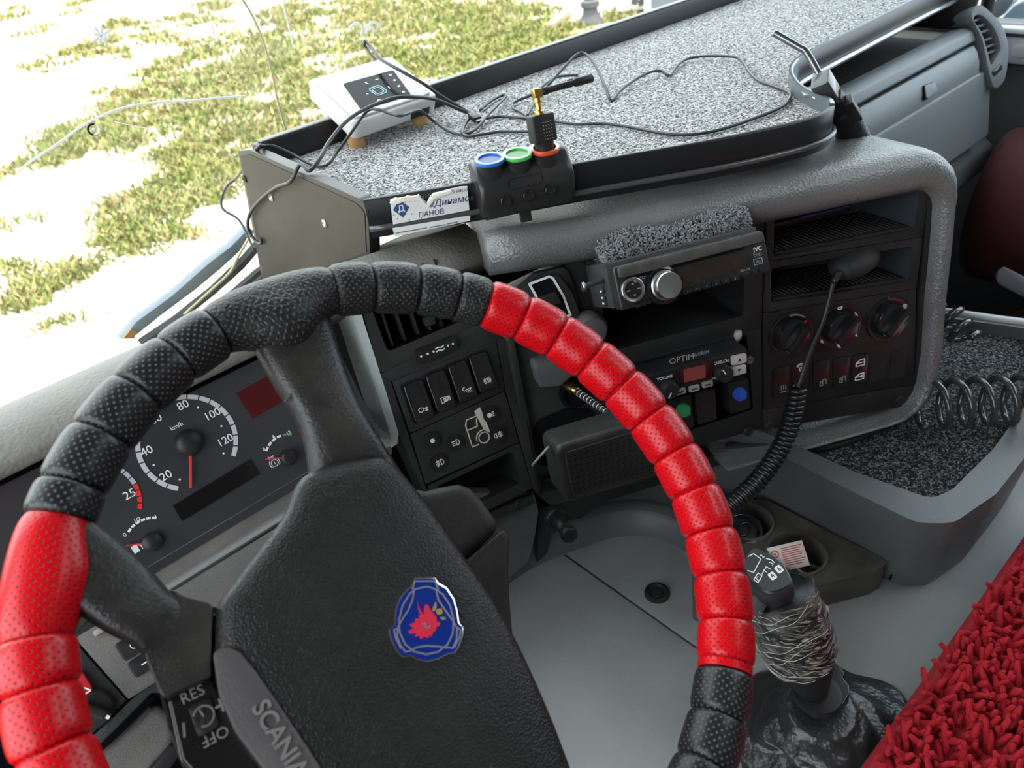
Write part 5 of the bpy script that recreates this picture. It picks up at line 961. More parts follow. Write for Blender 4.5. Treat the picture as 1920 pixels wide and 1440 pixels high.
strokes('cyan_square', f2, [sq+[sq[0]]], 0.0016, M('cyan_print', (0.18, 0.45, 0.50), 0.4), pn, c=0.0011); s2 = rp(rect(0, 0, 0.012, 0.012), 0.003); strokes('inner_square', f2, [s2+[s2[0]]], 0.0005, WHITE, pn, c=0.0011)
strokes('key_marks', PN, [tuple(rect(*PN.L(x, y), .0035, .0028)) for x, y in ((732, 142), (740, 152), (748, 163), (756, 174))]+[[PN.L(685, 156), PN.L(690, 159)], [PN.L(704, 151), PN.L(709, 150)], [PN.L(728, 164), PN.L(731, 167)], [PN.L(687, 177), PN.L(690, 178)], [PN.L(731, 184), PN.L(734, 184)]]+[arc(*PN.L(711, 190), 0.0018, 0, 360, 10)], 0.0012, WHITE, pn, c=0.0011)
FT = M('orange_foot', (0.42, 0.23, 0.07), 0.6)
for fx in (0.012, w_-0.02):
    p_ = RB.P(fx, 0.016, 0); ff = Fr(A(p_[0], p_[1], ZS), (1, 0, 0), (0, 1, 0)); lathe('rubber_foot', ff, 0, 0, [(0.011, 0.0), (0.0115, 0.008), (0.010, p_[2]-ZS+0.003)], FT, rt_, n=18)
box('front_port', RB, w_-0.045, w_-0.014, -0.0008, 0.004, 0.003, 0.013, GLOSS, rt_)
# ---- three-way socket splitter
SPL = panel((893, 309), (1058, 273), (912, 412), -0.268)
sw3 = SPL.L(1058, 273)[0]; sh3 = -SPL.L(912, 412)[1]
sp3_ = thing('socket_splitter', SPL.P(sw3/2, -sh3, -0.01), 'black three-way lighter socket splitter with coloured rings in front of the shelf', 'splitter')
SPG = M('splitter_gloss', (0.018, 0.018, 0.019), 0.30, dust=0.20, dcol=(0.10, 0.09, 0.08), dscale=26)
body = [(-0.030, -sh3+0.008), (-0.020, -sh3), (0.0, -sh3-0.001), (0.010, -sh3*0.75), (0.013, -sh3*0.45), (0.009, -0.018), (0.0, -0.004), (-0.012, 0.002), (-0.030, 0.0)]
SX = lambda a: [SPL.P(a, b, c) for c, b in body]
def endc(a, k): 
    cm = np.mean(np.array(body), 0); return [SPL.P(a, cm[1]+(b-cm[1])*k, cm[0]+(c-cm[0])*k) for c, b in body]
o = loft('body', [endc(-0.003, .9), endc(0.0, 1.0), SX(0.004), SX(sw3-0.004), endc(sw3, 1.0), endc(sw3+0.003, .9)], SPG, sp3_); o.data.set_sharp_from_angle(angle=math.radians(48))
for (x, y, col, nm) in ((918, 298, (0.02, 0.16, 0.62), 'blue'), (970, 288, (0.10, 0.55, 0.12), 'green'), (1021, 277, (0.72, 0.09, 0.03), 'red')):
    c_ = SPL.W(x, y, 0.001); upd = nrm(A(0, 0, 1)+SPL.n*0.08); FS = Fr(c_, SPL.u, np.cross(upd, SPL.u))
    cm_ = M(nm+'_ring', col, 0.25, coat=0.5)
    so = lathe('socket_cup', FS, 0, 0, [(0.006, -0.040), (0.0135, -0.018), (0.0140, -0.004), (0.0142, -0.001)], SPG, sp3_, n=28)
    ring('socket_ring', FS, circ(0, 0, 0.0158, 28), circ(0, 0, 0.0120, 28), -0.003, 0.001, cm_, so, bevel=0.0008)
    lathe('socket_well', FS, 0, 0, [(0.0120, -0.0012), (0.0119, -0.0008)], VOID if nm == 'red' else M(nm+'_inner', tuple(t*0.35 for t in col), 0.4), so, n=24)
    if nm == 'red': FRED = FS
for x, y in ((948, 377), (990, 367), (1031, 356)):
    a, b = SPL.L(x, y, 0.012); b_ = b; lathe('push_button', SPL, a, b_, [(0.0062, 0.006), (0.0060, 0.0145), (0.0048, 0.0150), (0.0045, 0.0140)], GLOSS, sp3_, n=20)
a, b = SPL.L(985, 340, 0.013); o2 = rp(rect(0, 0, 0.038, 0.011), 0.0054, 5); strokes('badge_outline', SPL.turn(0.0, a, b), [o2+[o2[0]]], 0.0006, GLOSS, sp3_, c=0.0132)
a, b = SPL.L(988, 400, 0.0); box('foot_clip', SPL.turn(0, a, b), -0.006, 0.006, -0.010, 0.004, -0.012, -0.004, BLK, sp3_, bevel=0.001)
# ---- dongle with brass elbow and stub antenna
dg = thing('wireless_dongle', FRED.P(0, 0, 0), 'black wireless dongle with brass elbow antenna plugged in the red socket', 'dongle')
UP = Fr(FRED.P(0, 0, 0.0), SPL.u*0.98-SPL.n*0.18, -(SPL.n*0.98+SPL.u*0.18))
UP = Fr(UP.o, UP.u, UP.v)
if UP.n[2] < 0: UP = Fr(UP.o, -UP.u, UP.v)
lathe('plug', UP, 0, 0, [(0.0105, -0.004), (0.0105, 0.006), (0.012, 0.008)], BLK, dg, n=20)
hb = [(-0.0135, -0.008), (0.0135, -0.008), (0.0135, 0.008), (-0.0135, 0.008)]
prism('housing', UP, rp(hb, 0.003), 0.006, 0.034, BLKM, dg, bevel=0.003)
fu = UP.u if UP.u@SPL.u > 0 else -UP.u; fn = nrm(-UP.v if (-UP.v)@SPL.n > 0 else UP.v)
FFc = Fr(UP.P(0, 0, 0.020)+fn*0.0082, fu, UP.n); strokes('grip_dots', FFc, [[(-0.002+i*0.003, 0.006-j*0.0034)] for i in range(4) for j in range(6)], 0.0005, DIM, dg, c=0.0002)
lathe('brass_neck', UP, 0, 0, [(0.0055, 0.034), (0.0055, 0.037), (0.0033, 0.038), (0.0033, 0.045), (0.0042, 0.046), (0.0042, 0.051)], BRASS, dg, n=16)
e0 = UP.P(0, 0, 0.0545); box('brass_elbow', Fr(e0, fu, fn), -0.0042, 0.005, -0.0042, 0.0042, -0.0045, 0.0045, BRASS, dg, bevel=0.0008)
tipd = AT(1107, 147, float(e0@(-CAM[2]))+0.02); ad_ = nrm(tipd-e0)*1.0; Lm = 0.066
tube('antenna', [e0+ad_*0.005, e0+ad_*0.012, e0+ad_*0.014, e0+ad_*0.044, e0+ad_*0.046, e0+ad_*Lm, e0+ad_*(Lm+0.001)], [0.0036, 0.0042, 0.0034, 0.0034, 0.0044, 0.0046, 0.0036], BLK, dg, n=14)
# ---- cables on the shelf  (crop pixel helpers: 3x enlargements of the picture)
C2 = lambda L: [(400+x/3.0, 50+y/3.0) for x, y in L]
C3 = lambda L: [(850+x/3.0, 50+y/3.0) for x, y in L]
def shelf_pts(pts, hs): return [SH.W(x, y, h) for (x, y), h in zip(pts, hs)]
def cable(name, P, r, lb, m=6):
    o = tube(name, spline(P, m), r, CABLE, None, n=8); return tag(o, lb, 'cable', 'cables on the shelf')
L1 = C3([(185,515),(270,505),(380,512),(480,522),(590,535),(700,548),(850,545),(1000,565),(1150,595),(1280,608),(1400,600),(1550,565),(1720,505),(1850,450),(1895,395),(1880,365),(1800,335),(1720,305),(1670,260),(1630,200),(1580,170),(1430,165),(1320,180),(1260,220),(1215,275),(1170,250),(1110,255),(1020,300),(940,360),(888,415),(860,350),(820,260),(780,190),(735,150),(690,160),(640,210),(560,300),(500,370),(440,460),(415,500)])
h1 = [.006,.003,.003,.003,.003,.003,.003,.003,.003,.003,.003,.003,.003,.003,.003,.004,.003,.003,.003,.004,.006,.006,.005,.004,.003,.008,.010,.008,.005,.002,.012,.024,.034,.040,.040,.034,.022,.012,.005,.003]
cable('usb_cable', shelf_pts(L1, h1), 0.0020, 'thin black cable in a wide loop with a raised kink on the carpet')
L2 = C3([(415,505),(380,480),(340,462),(332,440),(345,425),(385,405),(450,378),(520,320),(580,285),(640,275),(700,275),(692,292),(640,306)])
cable('usb_cable', shelf_pts(L2, [.003,.003,.003,.003,.004,.006,.010,.012,.012,.010,.006,.004,.003]), 0.0020, 'short black cable loop lying behind the brass antenna')
pf = lambda x, y, c=0.004: PLF.W(x, y, c)
L3 = C2([(1450,490),(1380,465),(1250,410),(1120,395),(1000,405),(850,465),(740,540),(650,650),(600,740),(540,810)])
P3 = shelf_pts(L3, [.008,.016,.035,.05,.055,.055,.050,.040,.032,.024])+[PLF.W(568, 327, -0.004)+A(0, 0, .012), pf(545, 340, .010), pf(520, 350, .008), pf(493, 370, .006), pf(473, 393, .006), pf(465, 413, .006), pf(467, 433, .006), pf(480, 453, .006), pf(490, 456, .005), pf(488, 447, .004)]
cable('usb_cable', P3, 0.0024, 'black cable arching over the box and hanging down the end plate')
L4 = C2([(240,690),(290,670),(350,675),(450,720),(530,765),(600,785),(650,770),(700,700),(780,590),(860,480),(920,465),(1000,490),(1060,500),(1150,470),(1190,490),(1250,540),(1330,590),(1400,605),(1470,580),(1560,480),(1640,400),(1630,385),(1560,420),(1500,470)])
P4 = [AT(477, 470, 1.15), AT(450, 415, 1.16), AT(420, 394, 1.16), AT(415, 377, 1.16), AT(425, 350, 1.14), AT(447, 330, 1.12)]+shelf_pts(L4, [.026,.028,.024,.012,.004,.003,.004,.012,.030,.045,.048,.044,.042,.036,.026,.010,.004,.003,.004,.008,.006,.004,.004,.004])
cable('usb_cable', P4, 0.0020, 'black cable passing behind the end plate and across the white box')
L5 = C2([(930,205),(890,160),(855,110),(848,88),(862,86),(890,115),(940,180),(1040,240),(1180,320),(1280,390),(1380,450),(1445,485)])
cable('usb_cable', shelf_pts(L5, [.055,.075,.095,.10,.10,.095,.085,.075,.055,.035,.018,.010]), 0.0024, 'black cable looping up behind the white box towards the glass')
L6 = C2([(1400,600),(1410,560),(1440,520),(1470,500)]); L6b = C2([(1400,605),(1440,617),(1520,605),(1620,590),(1700,590),(1790,590)])
cable('usb_cable', shelf_pts(L6[::-1]+L6b, [.006,.006,.005,.004,.003,.003,.003,.003,.003,.003]), 0.0020, 'black cable running from the loose plug to the dongle')
pl_ = thing('usb_plug', SH.W(900, 225, 0.004), 'loose black cable plug lying on the carpet', 'plug'); q0_ = SH.W(884, 215, .010); q1_ = SH.W(912, 237, .004)
dq = nrm(q1_-q0_); FP = Fr(q0_, nrm(np.cross(dq, A(0, 0, 1))), np.cross(nrm(np.cross(dq, A(0, 0, 1))), -dq)); FP = Fr(q0_, FP.u, np.cross(dq, FP.u))
prism('moulding', FP, rp(rect(0, 0, 0.012, 0.007), 0.002), 0.0, 0.020, BLK, pl_, bevel=0.001); prism('contact', FP, rect(0, 0, 0.009, 0.0035), 0.019, 0.028, GLOSS, pl_); prism('strain_relief', FP, circ(0, 0, 0.0032, 12), -0.008, 0.001, BLK, pl_)
# ---- air blow gun standing at the shelf corner
bgn = thing('blow_gun', AT(1600, 262, 0.90), 'black air blow gun with bent steel nozzle leaning at the shelf corner', 'blow gun')
tube('nozzle', spline([AT(1547, 160, .925), AT(1530, 128, .93), AT(1512, 98, .935), AT(1500, 90, .937), AT(1476, 76, .94), AT(1452, 62, .945)], 6), 0.0042, M('dark_steel_tube', (0.20, 0.20, 0.20), 0.25, metal=0.9), bgn, n=14)
tube('nozzle_tip', [AT(1453.5, 63, .945), AT(1450.5, 61.2, .9455)], 0.0047, STEEL, bgn, n=14)
gA, gB = AT(1542, 155, .925), AT(1583, 222, .965); gd = nrm(gB-gA); GF = Fr(gA, nrm(np.cross(gd, A(0.3, -0.9, 0.3))), np.cross(nrm(np.cross(gd, A(0.3, -0.9, 0.3))), -gd)); GF = Fr(gA, GF.u, np.cross(gd, GF.u))
prism('head', GF, rp(rect(0, 0, 0.026, 0.022), 0.004), -0.008, 0.030, M('gun_gloss', (0.05, 0.05, 0.052), 0.14), bgn, bevel=0.003)
prism('body', GF, rp(rect(0.002, 0, 0.019, 0.026), 0.004), 0.024, 0.060, BLK, bgn, bevel=0.003)
prism('trigger', GF, rp([(-0.004, -0.020), (0.014, -0.024), (0.014, -0.010), (-0.004, -0.010)], 0.002), 0.034, 0.066, BLK, bgn, bevel=0.003)
tube('valve_pin', [GF.P(0.014, 0.010, 0.004), GF.P(0.014, 0.012, 0.058)], 0.0028, CHROME, bgn, n=10)
hA, hB = AT(1574, 203, .955), AT(1606, 268, 1.0); hN = 18; rr2 = [0.0165*(1+0.16*(i % 2)) for i in range(hN)]
tube('ribbed_handle', [hA+(hB-hA)*i/(hN-1) for i in range(hN)], rr2, BLK, bgn, n=18)
tube('handle_tail', [hB, hB+(hB-hA)*0.5], [0.016, 0.014], BLK, bgn, n=16)
ck = thing('shelf_clip', SH.W(1513, 178), 'bright bent metal clip on the shelf corner beside the blow gun', 'clip')
KF3 = Fr(SH.W(1517, 180, 0.006), (0.75, 0.66, 0), (0, 0, 1)); box('tongue', KF3, -0.018, 0.016, -0.006, 0.006, 0.006, 0.009, STEEL, ck, bevel=0.001); box('fold', KF3, -0.018, 0.016, 0.004, 0.007, -0.010, 0.009, STEEL, ck, bevel=0.001)
# ================================================================ passenger side of the dash
pd = thing('passenger_dash', (1.3, 0.6, -0.6), 'blue-grey passenger dash with glovebox lid and end air vent', 'dashboard')
profx('upper_ledge', [(0.598, -0.368), (0.575, -0.364), (0.562, -0.370), (0.556, -0.386), (0.575, -0.40), (0.60, -0.40)], 0.985, 1.62, BLUEG, pd, bevel=0.003, seg=3)
lid = profx('glovebox_lid', [(0.553, -0.391), (0.545, -0.400), (0.537, -0.418), (0.533, -0.438), (0.56, -0.442), (0.575, -0.40)], 1.0, 1.585, BLUEG, pd, bevel=0.003, seg=3)
profx('lower_face', [(0.5325, -0.4405), (0.525, -0.47), (0.515, -0.52), (0.508, -0.560), (0.54, -0.58), (0.62, -0.56), (0.62, -0.44)], 0.95, 1.63, BLUEG, pd, bevel=0.003, seg=3)
profx('seam_line', [(0.5345, -0.4375), (0.5315, -0.4375), (0.5310, -0.4402), (0.5345, -0.4402)], 1.0, 1.585, M('worn_edge', (0.34, 0.35, 0.36), 0.5), pd)
profx('knee_roll', [(0.535, -0.585), (0.515, -0.60), (0.51, -0.64), (0.56, -0.66), (0.60, -0.60)], 0.95, 1.70, GREY, pd, bevel=0.008, seg=3)
GFc = Fr((1.35, 0.541, -0.409), (1, 0, 0), (0, 0.021*1.0, 0.040))
lt_ = [GFc.L(x, y) for x, y in ((1730,162),(1749,155),(1754,172),(1733,188))]
o_ = rp(lt_, 0.004); ring('latch_gap', GFc, [tuple(np.mean(np.array(o_), 0)+(A(*p)-np.mean(np.array(o_), 0))*1.08) for p in o_], o_, -0.004, 0.0025, VOID, lid); prism('latch', GFc, o_, -0.004, 0.0045, BLUEG, lid, bevel=0.001)
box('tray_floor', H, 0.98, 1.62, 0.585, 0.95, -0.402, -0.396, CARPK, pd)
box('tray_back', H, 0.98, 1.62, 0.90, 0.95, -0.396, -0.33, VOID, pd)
box('tray_divider', H, 0.955, 0.985, 0.56, 0.95, -0.42, -0.345, BLUEG, pd, bevel=0.004)
# end vent: rounded ring with slats, set at the door end
VF = Fr((1.615, 0.53, -0.38), (0.93, 0.36, 0.0), (0.0, 0.35, 0.94))
VF = Fr((1.63, 0.532, -0.40), (0.90, -0.40, 0), (0.10, 0.28, 0.95))
v_out = VF.poly([(1818,30),(1832,10),(1852,22),(1875,48),(1886,80),(1887,110),(1880,150),(1862,165),(1850,132),(1838,75)])
v_in = VF.poly([(1822,38),(1831,28),(1846,36),(1863,58),(1871,82),(1872,95),(1862,112),(1855,122),(1850,105),(1838,65)])
v_out = [tuple(p) for p in spline(v_out, 4, closed=True)]; v_in = [tuple(p) for p in spline(v_in, 4, closed=True)]
ring('vent_ring', VF, v_out, v_in, -0.05, 0.004, BLUEG, pd, bevel=0.003)
prism('vent_back', VF, v_in, -0.05, -0.04, VOID, pd)
for i, (x, y) in enumerate(((1828, 38), (1838, 48), (1846, 58), (1855, 72), (1860, 84), (1864, 95))):
    a, b = VF.L(x, y, -0.008); f2 = VF.turn(0.10, a, b, -0.006); prism('vent_slat', Fr(f2.o, f2.u, -f2.n), [(-0.024, -0.003), (0.022, -0.003), (0.022, 0.028), (-0.024, 0.028)], -0.0022, 0.0022, GREY, pd, bevel=0.001)
a, b = VF.L(1866, 132); wl = prism('vent_wheel', VF.turn(0.5, a, b), rp(rect(0, 0, 0.024, 0.012), 0.003), 0.0, 0.005, GLOSS, pd, bevel=0.002)
# centre vent on the left end of the passenger dash (behind the blow gun)
CV = Fr((1.0, 0.552, -0.41), (1, 0, 0), (0, 0.3, 0.95))
cvt = prism('centre_vent_plate', CV, CV.poly([(1546,240),(1590,200),(1640,268),(1560,272)]), -0.02, 0.0, GREY, pd)
for i in range(4):
    p = CV.poly([(1558+i*7, 236-i*6), (1572+i*9, 262-i*3), (1576+i*9, 262-i*3), (1562+i*7, 234-i*6)], 0.002); prism('vent_slat', CV, p, 0.001, 0.006, BLK, pd)
# ---- passenger door inside wall details
DR = Fr((1.755, 0, 0), (0, -1, 0), (0, 0, 1))
dr = thing('door_1', (1.75, 0.3, -0.6), 'dark passenger door with pale sill at the far right', 'door', kind='structure')
SILL = M('door_sill', (0.34, 0.345, 0.345), 0.5)
profx_sill = prism('sill', DR, [(-0.95, -0.455), (0.6, -0.455), (0.6, -0.392), (-0.95, -0.392)], 0.0, 0.03, SILL, dr, bevel=0.006, seg=3)
prism('sill_groove', DR, [(-0.95, -0.400), (0.6, -0.400), (0.6, -0.406), (-0.95, -0.406)], 0.028, 0.032, BLK, dr)
prism('lower_trim_panel', DR, [(-0.95, -1.28), (0.6, -1.28), (0.6, -0.458), (-0.95, -0.458)], 0.0, 0.02, DARK, dr, bevel=0.004)
prism('lock_plate', DR, rp(DR.poly([(1896,108),(1900,86),(1922,80),(1930,108)], .03), 0.01), 0.03, 0.036, SILL, dr, bevel=0.002)
prism('door_glass', DR, [(-0.93, -0.392), (0.35, -0.392), (0.35, 0.6), (-0.84, 0.6)], -0.02, -0.016, glass_mat('door_window_glass', (0.85, 0.9, 0.92), 0.06, 0.05), dr)
pil = tube('window_channel', [A(1.74, 0.60, -0.40), A(1.74, 0.585, 0.6)], 0.012, CABLE, dr, n=10)
mr = thing('side_mirror', (1.98, 0.60, -0.40), 'pale blue-grey mirror housing outside the far door window', 'mirror')
MRF = Fr((1.98, 0.60, -0.30), (0, -1, 0), (0, 0, 1)); prism('housing', MRF, rp(MRF.poly([(1862,48),(1900,8),(1960,-20),(1990,40),(1960,60)]), 0.015), -0.10, 0.0, M('pale_blue_paint', (0.24, 0.31, 0.36), 0.3, coat=0.4), mr, bevel=0.02, seg=3)
prism('bracket', MRF, rp(MRF.poly([(1850,20),(1880,-10),(1910,-5),(1890,22),(1862,40)], -0.12), 0.006), -0.14, -0.10, M('mirror_grey', (0.10, 0.11, 0.13), 0.5), mr, bevel=0.004)
# ---- passenger seat and grab handle in the dark
MAR = M('dark_maroon_cloth', (0.045, 0.003, 0.005), 0.85, bump=0.4, bscale=300)
ps = thing('passenger_chair', (1.45, -0.05, -1.3), 'dark maroon passenger seat in shadow at the right edge', 'seat')
rg = []
for k, (yy, hw) in enumerate(((-0.16, 0.16), (-0.12, 0.21), (0.02, 0.23), (0.12, 0.21), (0.16, 0.15))):
    rg.append([A(1.66+0.75*hw*math.cos(t)*(1.0), yy*0.6+0.40, -0.70+0.15*math.sin(t)) for t in np.linspace(0, 2*math.pi, 25)[:-1]])
loft('backrest', rg, MAR, ps, sub=1)
box('cushion', H, 1.25, 1.72, -0.30, 0.40, -1.05, -0.92, MAR, ps, bevel=0.05, seg=4); box('pedestal', H, 1.32, 1.66, -0.2, 0.2, -1.30, -1.05, DARK, ps, bevel=0.02)
hd = thing('grab_handle', AT(1895, 530, 1.25), 'pale grey handle end reaching in at the right edge', 'handle')
HDM = M('pale_handle', (0.12, 0.125, 0.135), 0.6)
hp_ = [AT(1872, 516, 1.25), AT(1880, 518, 1.25), AT(1920, 538, 1.24), AT(1990, 570, 1.22)]
rg = []
for i, p in enumerate(hp_): s_ = 0.55 if i == 0 else 1.0; rg.append([p+s_*(A(0.25, -0.3, 0)*0.02*math.cos(t)+A(0, 0.1, 1)*0.017*math.sin(t)) for t in np.linspace(0, 6.283, 13)[:-1]])
loft('grip', rg, HDM, hd)
# ================================================================ engine tunnel, storage tray, cup tray
ZT = -0.82
TN = Fr((0, 0, ZT), (1, 0, 0), (0, 1, 0))
tn = thing('engine_tunnel', (0.7, 0.2, -1.0), 'smooth dark grey engine cover beside the driver', 'engine cover')
xs = 0.488
box('top_cover', TN, xs+0.0015, 1.17, -0.6, 0.62, -0.45, 0.0, TUN, tn, bevel=0.004)
profl = [(xs-0.0015, 0.0), (xs-0.006, 0.001), (xs-0.05, 0.001), (xs-0.15, -0.012), (xs-0.26, -0.05), (xs-0.33, -0.12), (xs-0.37, -0.24), (xs-0.385, -0.45), (xs-0.0015, -0.45)]
TP = Fr((0, 0, ZT), (1, 0, 0), (0, 0, 1))
v0 = [TP.P(a, b, 0)+A(0, -0.6, 0) for a, b in profl]; v1 = [TP.P(a, b, 0)+A(0, 0.62, 0) for a, b in profl]
loft('side_cover', [v0, v1], TUN, tn, smooth=True).data.set_sharp_from_angle(angle=math.radians(30))
a, b = TN.L(1232, 1113); lathe('fastener', TN, a, b, [(0.0165, 0.0), (0.0160, 0.0035), (0.0125, 0.0045), (0.0110, 0.0015), (0.0075, 0.0015), (0.006, 0.003), (0.002, 0.0032)], BLK, tn, n=28)
# upstand at the front of the tunnel
up_ = [TN.L(*p, 0.0) for p in ((930,1105),(990,1072),(1060,1040),(1110,1022),(1150,1010),(1200,1006),(1250,1018),(1290,1040),(1345,1080),(1400,1120))]
us = spline(up_, 6); rg = []
for i, p in enumerate(us):
    d = nrm(us[min(i+1, len(us)-1)]-us[max(i-1, 0)]); n_ = A(-d[1], d[0]); P_ = lambda o_, z: A(p[0]+n_[0]*o_, p[1]+n_[1]*o_, ZT+z)
    rg.append([P_(0, -0.01), P_(0.004, 0.026), P_(0.010, 0.032), P_(0.012, 0.040), P_(0.022, 0.044), P_(0.034, 0.040), P_(0.036, -0.01)])
o = loft('front_upstand', rg, GREY, tn); o.data.set_sharp_from_angle(angle=math.radians(45))
# pull knob in the recess
kn_ = thing('pull_knob', AT(1068, 998, 0.84), 'black pull knob in the recess under the console', 'knob'); k0, k1_ = AT(1046, 978, .85), AT(1070, 1006, .82)
tube('stem', [k0, k0*.4+k1_*.6], [0.009, 0.0055], BLK, kn_, n=16); tube('knob', [k0*.4+k1_*.6, k0*.3+k1_*.7, k0*.1+k1_*.9, k1_], [0.0055, 0.009, 0.0098, 0.008], BLK, kn_, n=18)
tube('collar', [k0-(k1_-k0)*.2, k0], [0.015, 0.013], BLK, kn_, n=18)
# ---- storage tray with carpet
ZR = -0.695
TR_ = Fr((0, 0, ZR), (1, 0, 0), (0, 1, 0))
st_ = thing('storage_tray', (0.95, 0.3, ZT), 'grey moulded storage tray with speckled carpet right of the console', 'tray')
ri = [A(*TR_.L(*p)) for p in ((1440,800),(1513,847),(1620,893),(1757,942))]
inner = [(0.735, 0.47), TR_.L(1470, 833), TR_.L(1600, 893), TR_.L(1745, 945), TR_.L(1785, 925), TR_.L(1860, 850), TR_.L(1915, 775), TR_.L(1945, 720), (1.20, 0.25), (1.16, 0.36), (1.13, 0.47)]
outer = [(0.69, 0.47), TR_.L(1425, 845), TR_.L(1560, 912), TR_.L(1717, 990), TR_.L(1785, 990), TR_.L(1865, 935), TR_.L(1925, 858), TR_.L(1965, 790), (1.235, 0.24), (1.19, 0.37), (1.15, 0.47)]
rad_i = [0.0, 0.01, 0.01, 0.02, 0.02, 0.03, 0.03, 0.02, 0.02, 0.02, 0.0]
ii = rp(inner, [max(r, 0.001) for r in rad_i], 4); oo = rp(outer, [max(r*1.6, 0.001) for r in rad_i], 4)
ring('rim', TR_, oo, ii, -0.030, 0.008, GREY, st_, bevel=0.010, seg=5, angle=50)
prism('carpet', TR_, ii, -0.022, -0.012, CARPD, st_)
cm_ = np.mean(np.array(oo), 0); lower = [tuple(cm_+(A(*p)-cm_)*k) for p, k in zip(oo, [0.965]*len(oo))]
n_ = len(oo); vv = [TR_.P(*p, -0.030) for p in lower]+[TR_.P(*tuple(cm_+(A(*p)-cm_)*0.95), ZT-ZR+0.035) for p in oo]+[TR_.P(*tuple(cm_+(A(*p)-cm_)*0.90), ZT-ZR+0.002) for p in oo]
ff = [[k*n_+i, k*n_+(i+1) % n_, (k+1)*n_+(i+1) % n_, (k+1)*n_+i] for k in range(2) for i in range(n_)]+[list(range(2*n_, 3*n_))]
o = obj('body', vv, ff, GREY, st_, smooth=True); o.data.set_sharp_from_angle(angle=math.radians(50))
e0_, e1_ = AT(1716, 990, 1), AT(1669, 1086, 1)
pW0 = TR_.W(1714, 990, -0.012); pW1 = TN.W(1668, 1086, 0.008)
tube('corner_seam', [pW0, (pW0+pW1)/2+A(-.002, -.001, 0), pW1], 0.0016, VOID, st_, n=6)
tube('back_edge_strip', [TR_.P(1.17, 0.385, 0.010), TR_.P(1.195, 0.30, 0.010), TR_.P(1.235, 0.20, 0.010)], 0.006, M('pale_edge', (0.50, 0.51, 0.52), 0.4), st_, n=10)
# flat cable lying across the carpet
fc = tube('flat_cable', spline([TR_.W(1360, 838, .004), TR_.W(1430, 838, .004), TR_.W(1500, 842, -.004), TR_.W(1560, 836, -.006), TR_.W(1630, 812, -.006), TR_.W(1690, 782, -.004), TR_.W(1725, 752, 0.0)], 6), 0.0052, BLK, None, n=10); tag(fc, 'thick black cable curving across the tray carpet below the console', 'cable')
# ---- spiral air hose
HOS = M('spiral_hose', (0.035, 0.037, 0.036), 0.16, coat=0.4)
ax1 = [TR_.W(1725, 760, 0.03)+(TR_.W(1990, 745, 0.03)-TR_.W(1725, 760, 0.03))*t for t in np.linspace(0, 1, 40)]; cu1 = [0]
for i in range(1, 40): cu1.append(cu1[-1]+np.linalg.norm(ax1[i]-ax1[i-1]))
def coil2(ax, cu, r, turns, n_per=22, ph=0.0, up=A(0, 0, 1)):
    t = nrm(ax[-1]-ax[0]); e1 = nrm(up-t*float(up@t)); e2 = np.cross(t, e1); out = []; N = int(turns*n_per)
    for k in range(N+1):
        s = k/N; p = ax[0]+(ax[-1]-ax[0])*s; th = 2*math.pi*k/n_per+ph; out.append(p+r*(e1*math.cos(th)+e2*math.sin(th)))
    return out
ho = tube('air_hose', coil2(ax1, cu1, 0.030, 6.4, ph=2.0), 0.0046, HOS, None, n=10); tag(ho, 'glossy dark spiral air hose stretched over the tray carpet', 'hose')
ax2 = [AT(1768, 575, 1.12), AT(1815, 640, 1.10)]
h2 = tube('air_hose', coil2(ax2, None, 0.017, 3.0, ph=0.5), 0.0050, HOS, None, n=10); tag(h2, 'short glossy hose coil beside the console corner', 'hose')
# ---- cup tray
ZC = -0.775
CT = Fr((0, 0, ZC), (1, 0, 0), (0, 1, 0))
ct = thing('cup_tray', (0.65, 0.3, ZT), 'dusty dark cup tray with two round wells beside the gear lever', 'cup tray')
CTM = M('cup_tray_plastic', (0.040, 0.040, 0.039), 0.5, bump=0.3, bscale=700, dust=0.60, dcol=(0.20, 0.17, 0.125), dscale=16)
cto = CT.poly([(1300,930),(1440,938),(1560,1000),(1655,1046),(1663,1056),(1640,1070),(1540,1096),(1500,1100),(1400,1130),(1300,1120)])
w1 = CT.L(1493, 1038); w2 = CT.L(1400, 978)
# top plate cut by the two wells: built as a fan of quads between outline and a joined well outline
R1 = 0.034; R2 = 0.032
bm = bmesh.new(); oo_ = [bm.verts.new(CT.P(*p, 0.0)) for p in rp(cto, 0.006, 3)]
def ringv(c, r, n=28): return [bm.verts.new(CT.P(c[0]+r*math.cos(2*math.pi*k/n), c[1]+r*math.sin(2*math.pi*k/n), 0.0)) for k in range(n)]
q1_v = ringv(w1, R1); q2_v = ringv(w2, R2); ed = []
for L_ in (oo_, q1_v, q2_v): ed += [bm.edges.new((L_[i], L_[(i+1) % len(L_)])) for i in range(len(L_))]
bmesh.ops.triangle_fill(bm, use_beauty=True, use_dissolve=False, edges=ed)
bm.verts.index_update(); pv = [np.array(v.co) for v in bm.verts]; pf_ = [[v.index for v in f.verts] for f in bm.faces]; bm.free()
obj('top_plate', pv, pf_, CTM, ct)
n_ = len(rp(cto, 0.006, 3)); o3 = rp(cto, 0.006, 3)
obj('skirt', [CT.P(*p, 0.0) for p in o3]+[CT.P(*p, ZT-ZC+0.001) for p in o3], [[i, (i+1) % n_, n_+(i+1) % n_, n_+i] for i in range(n_)], CTM, ct)
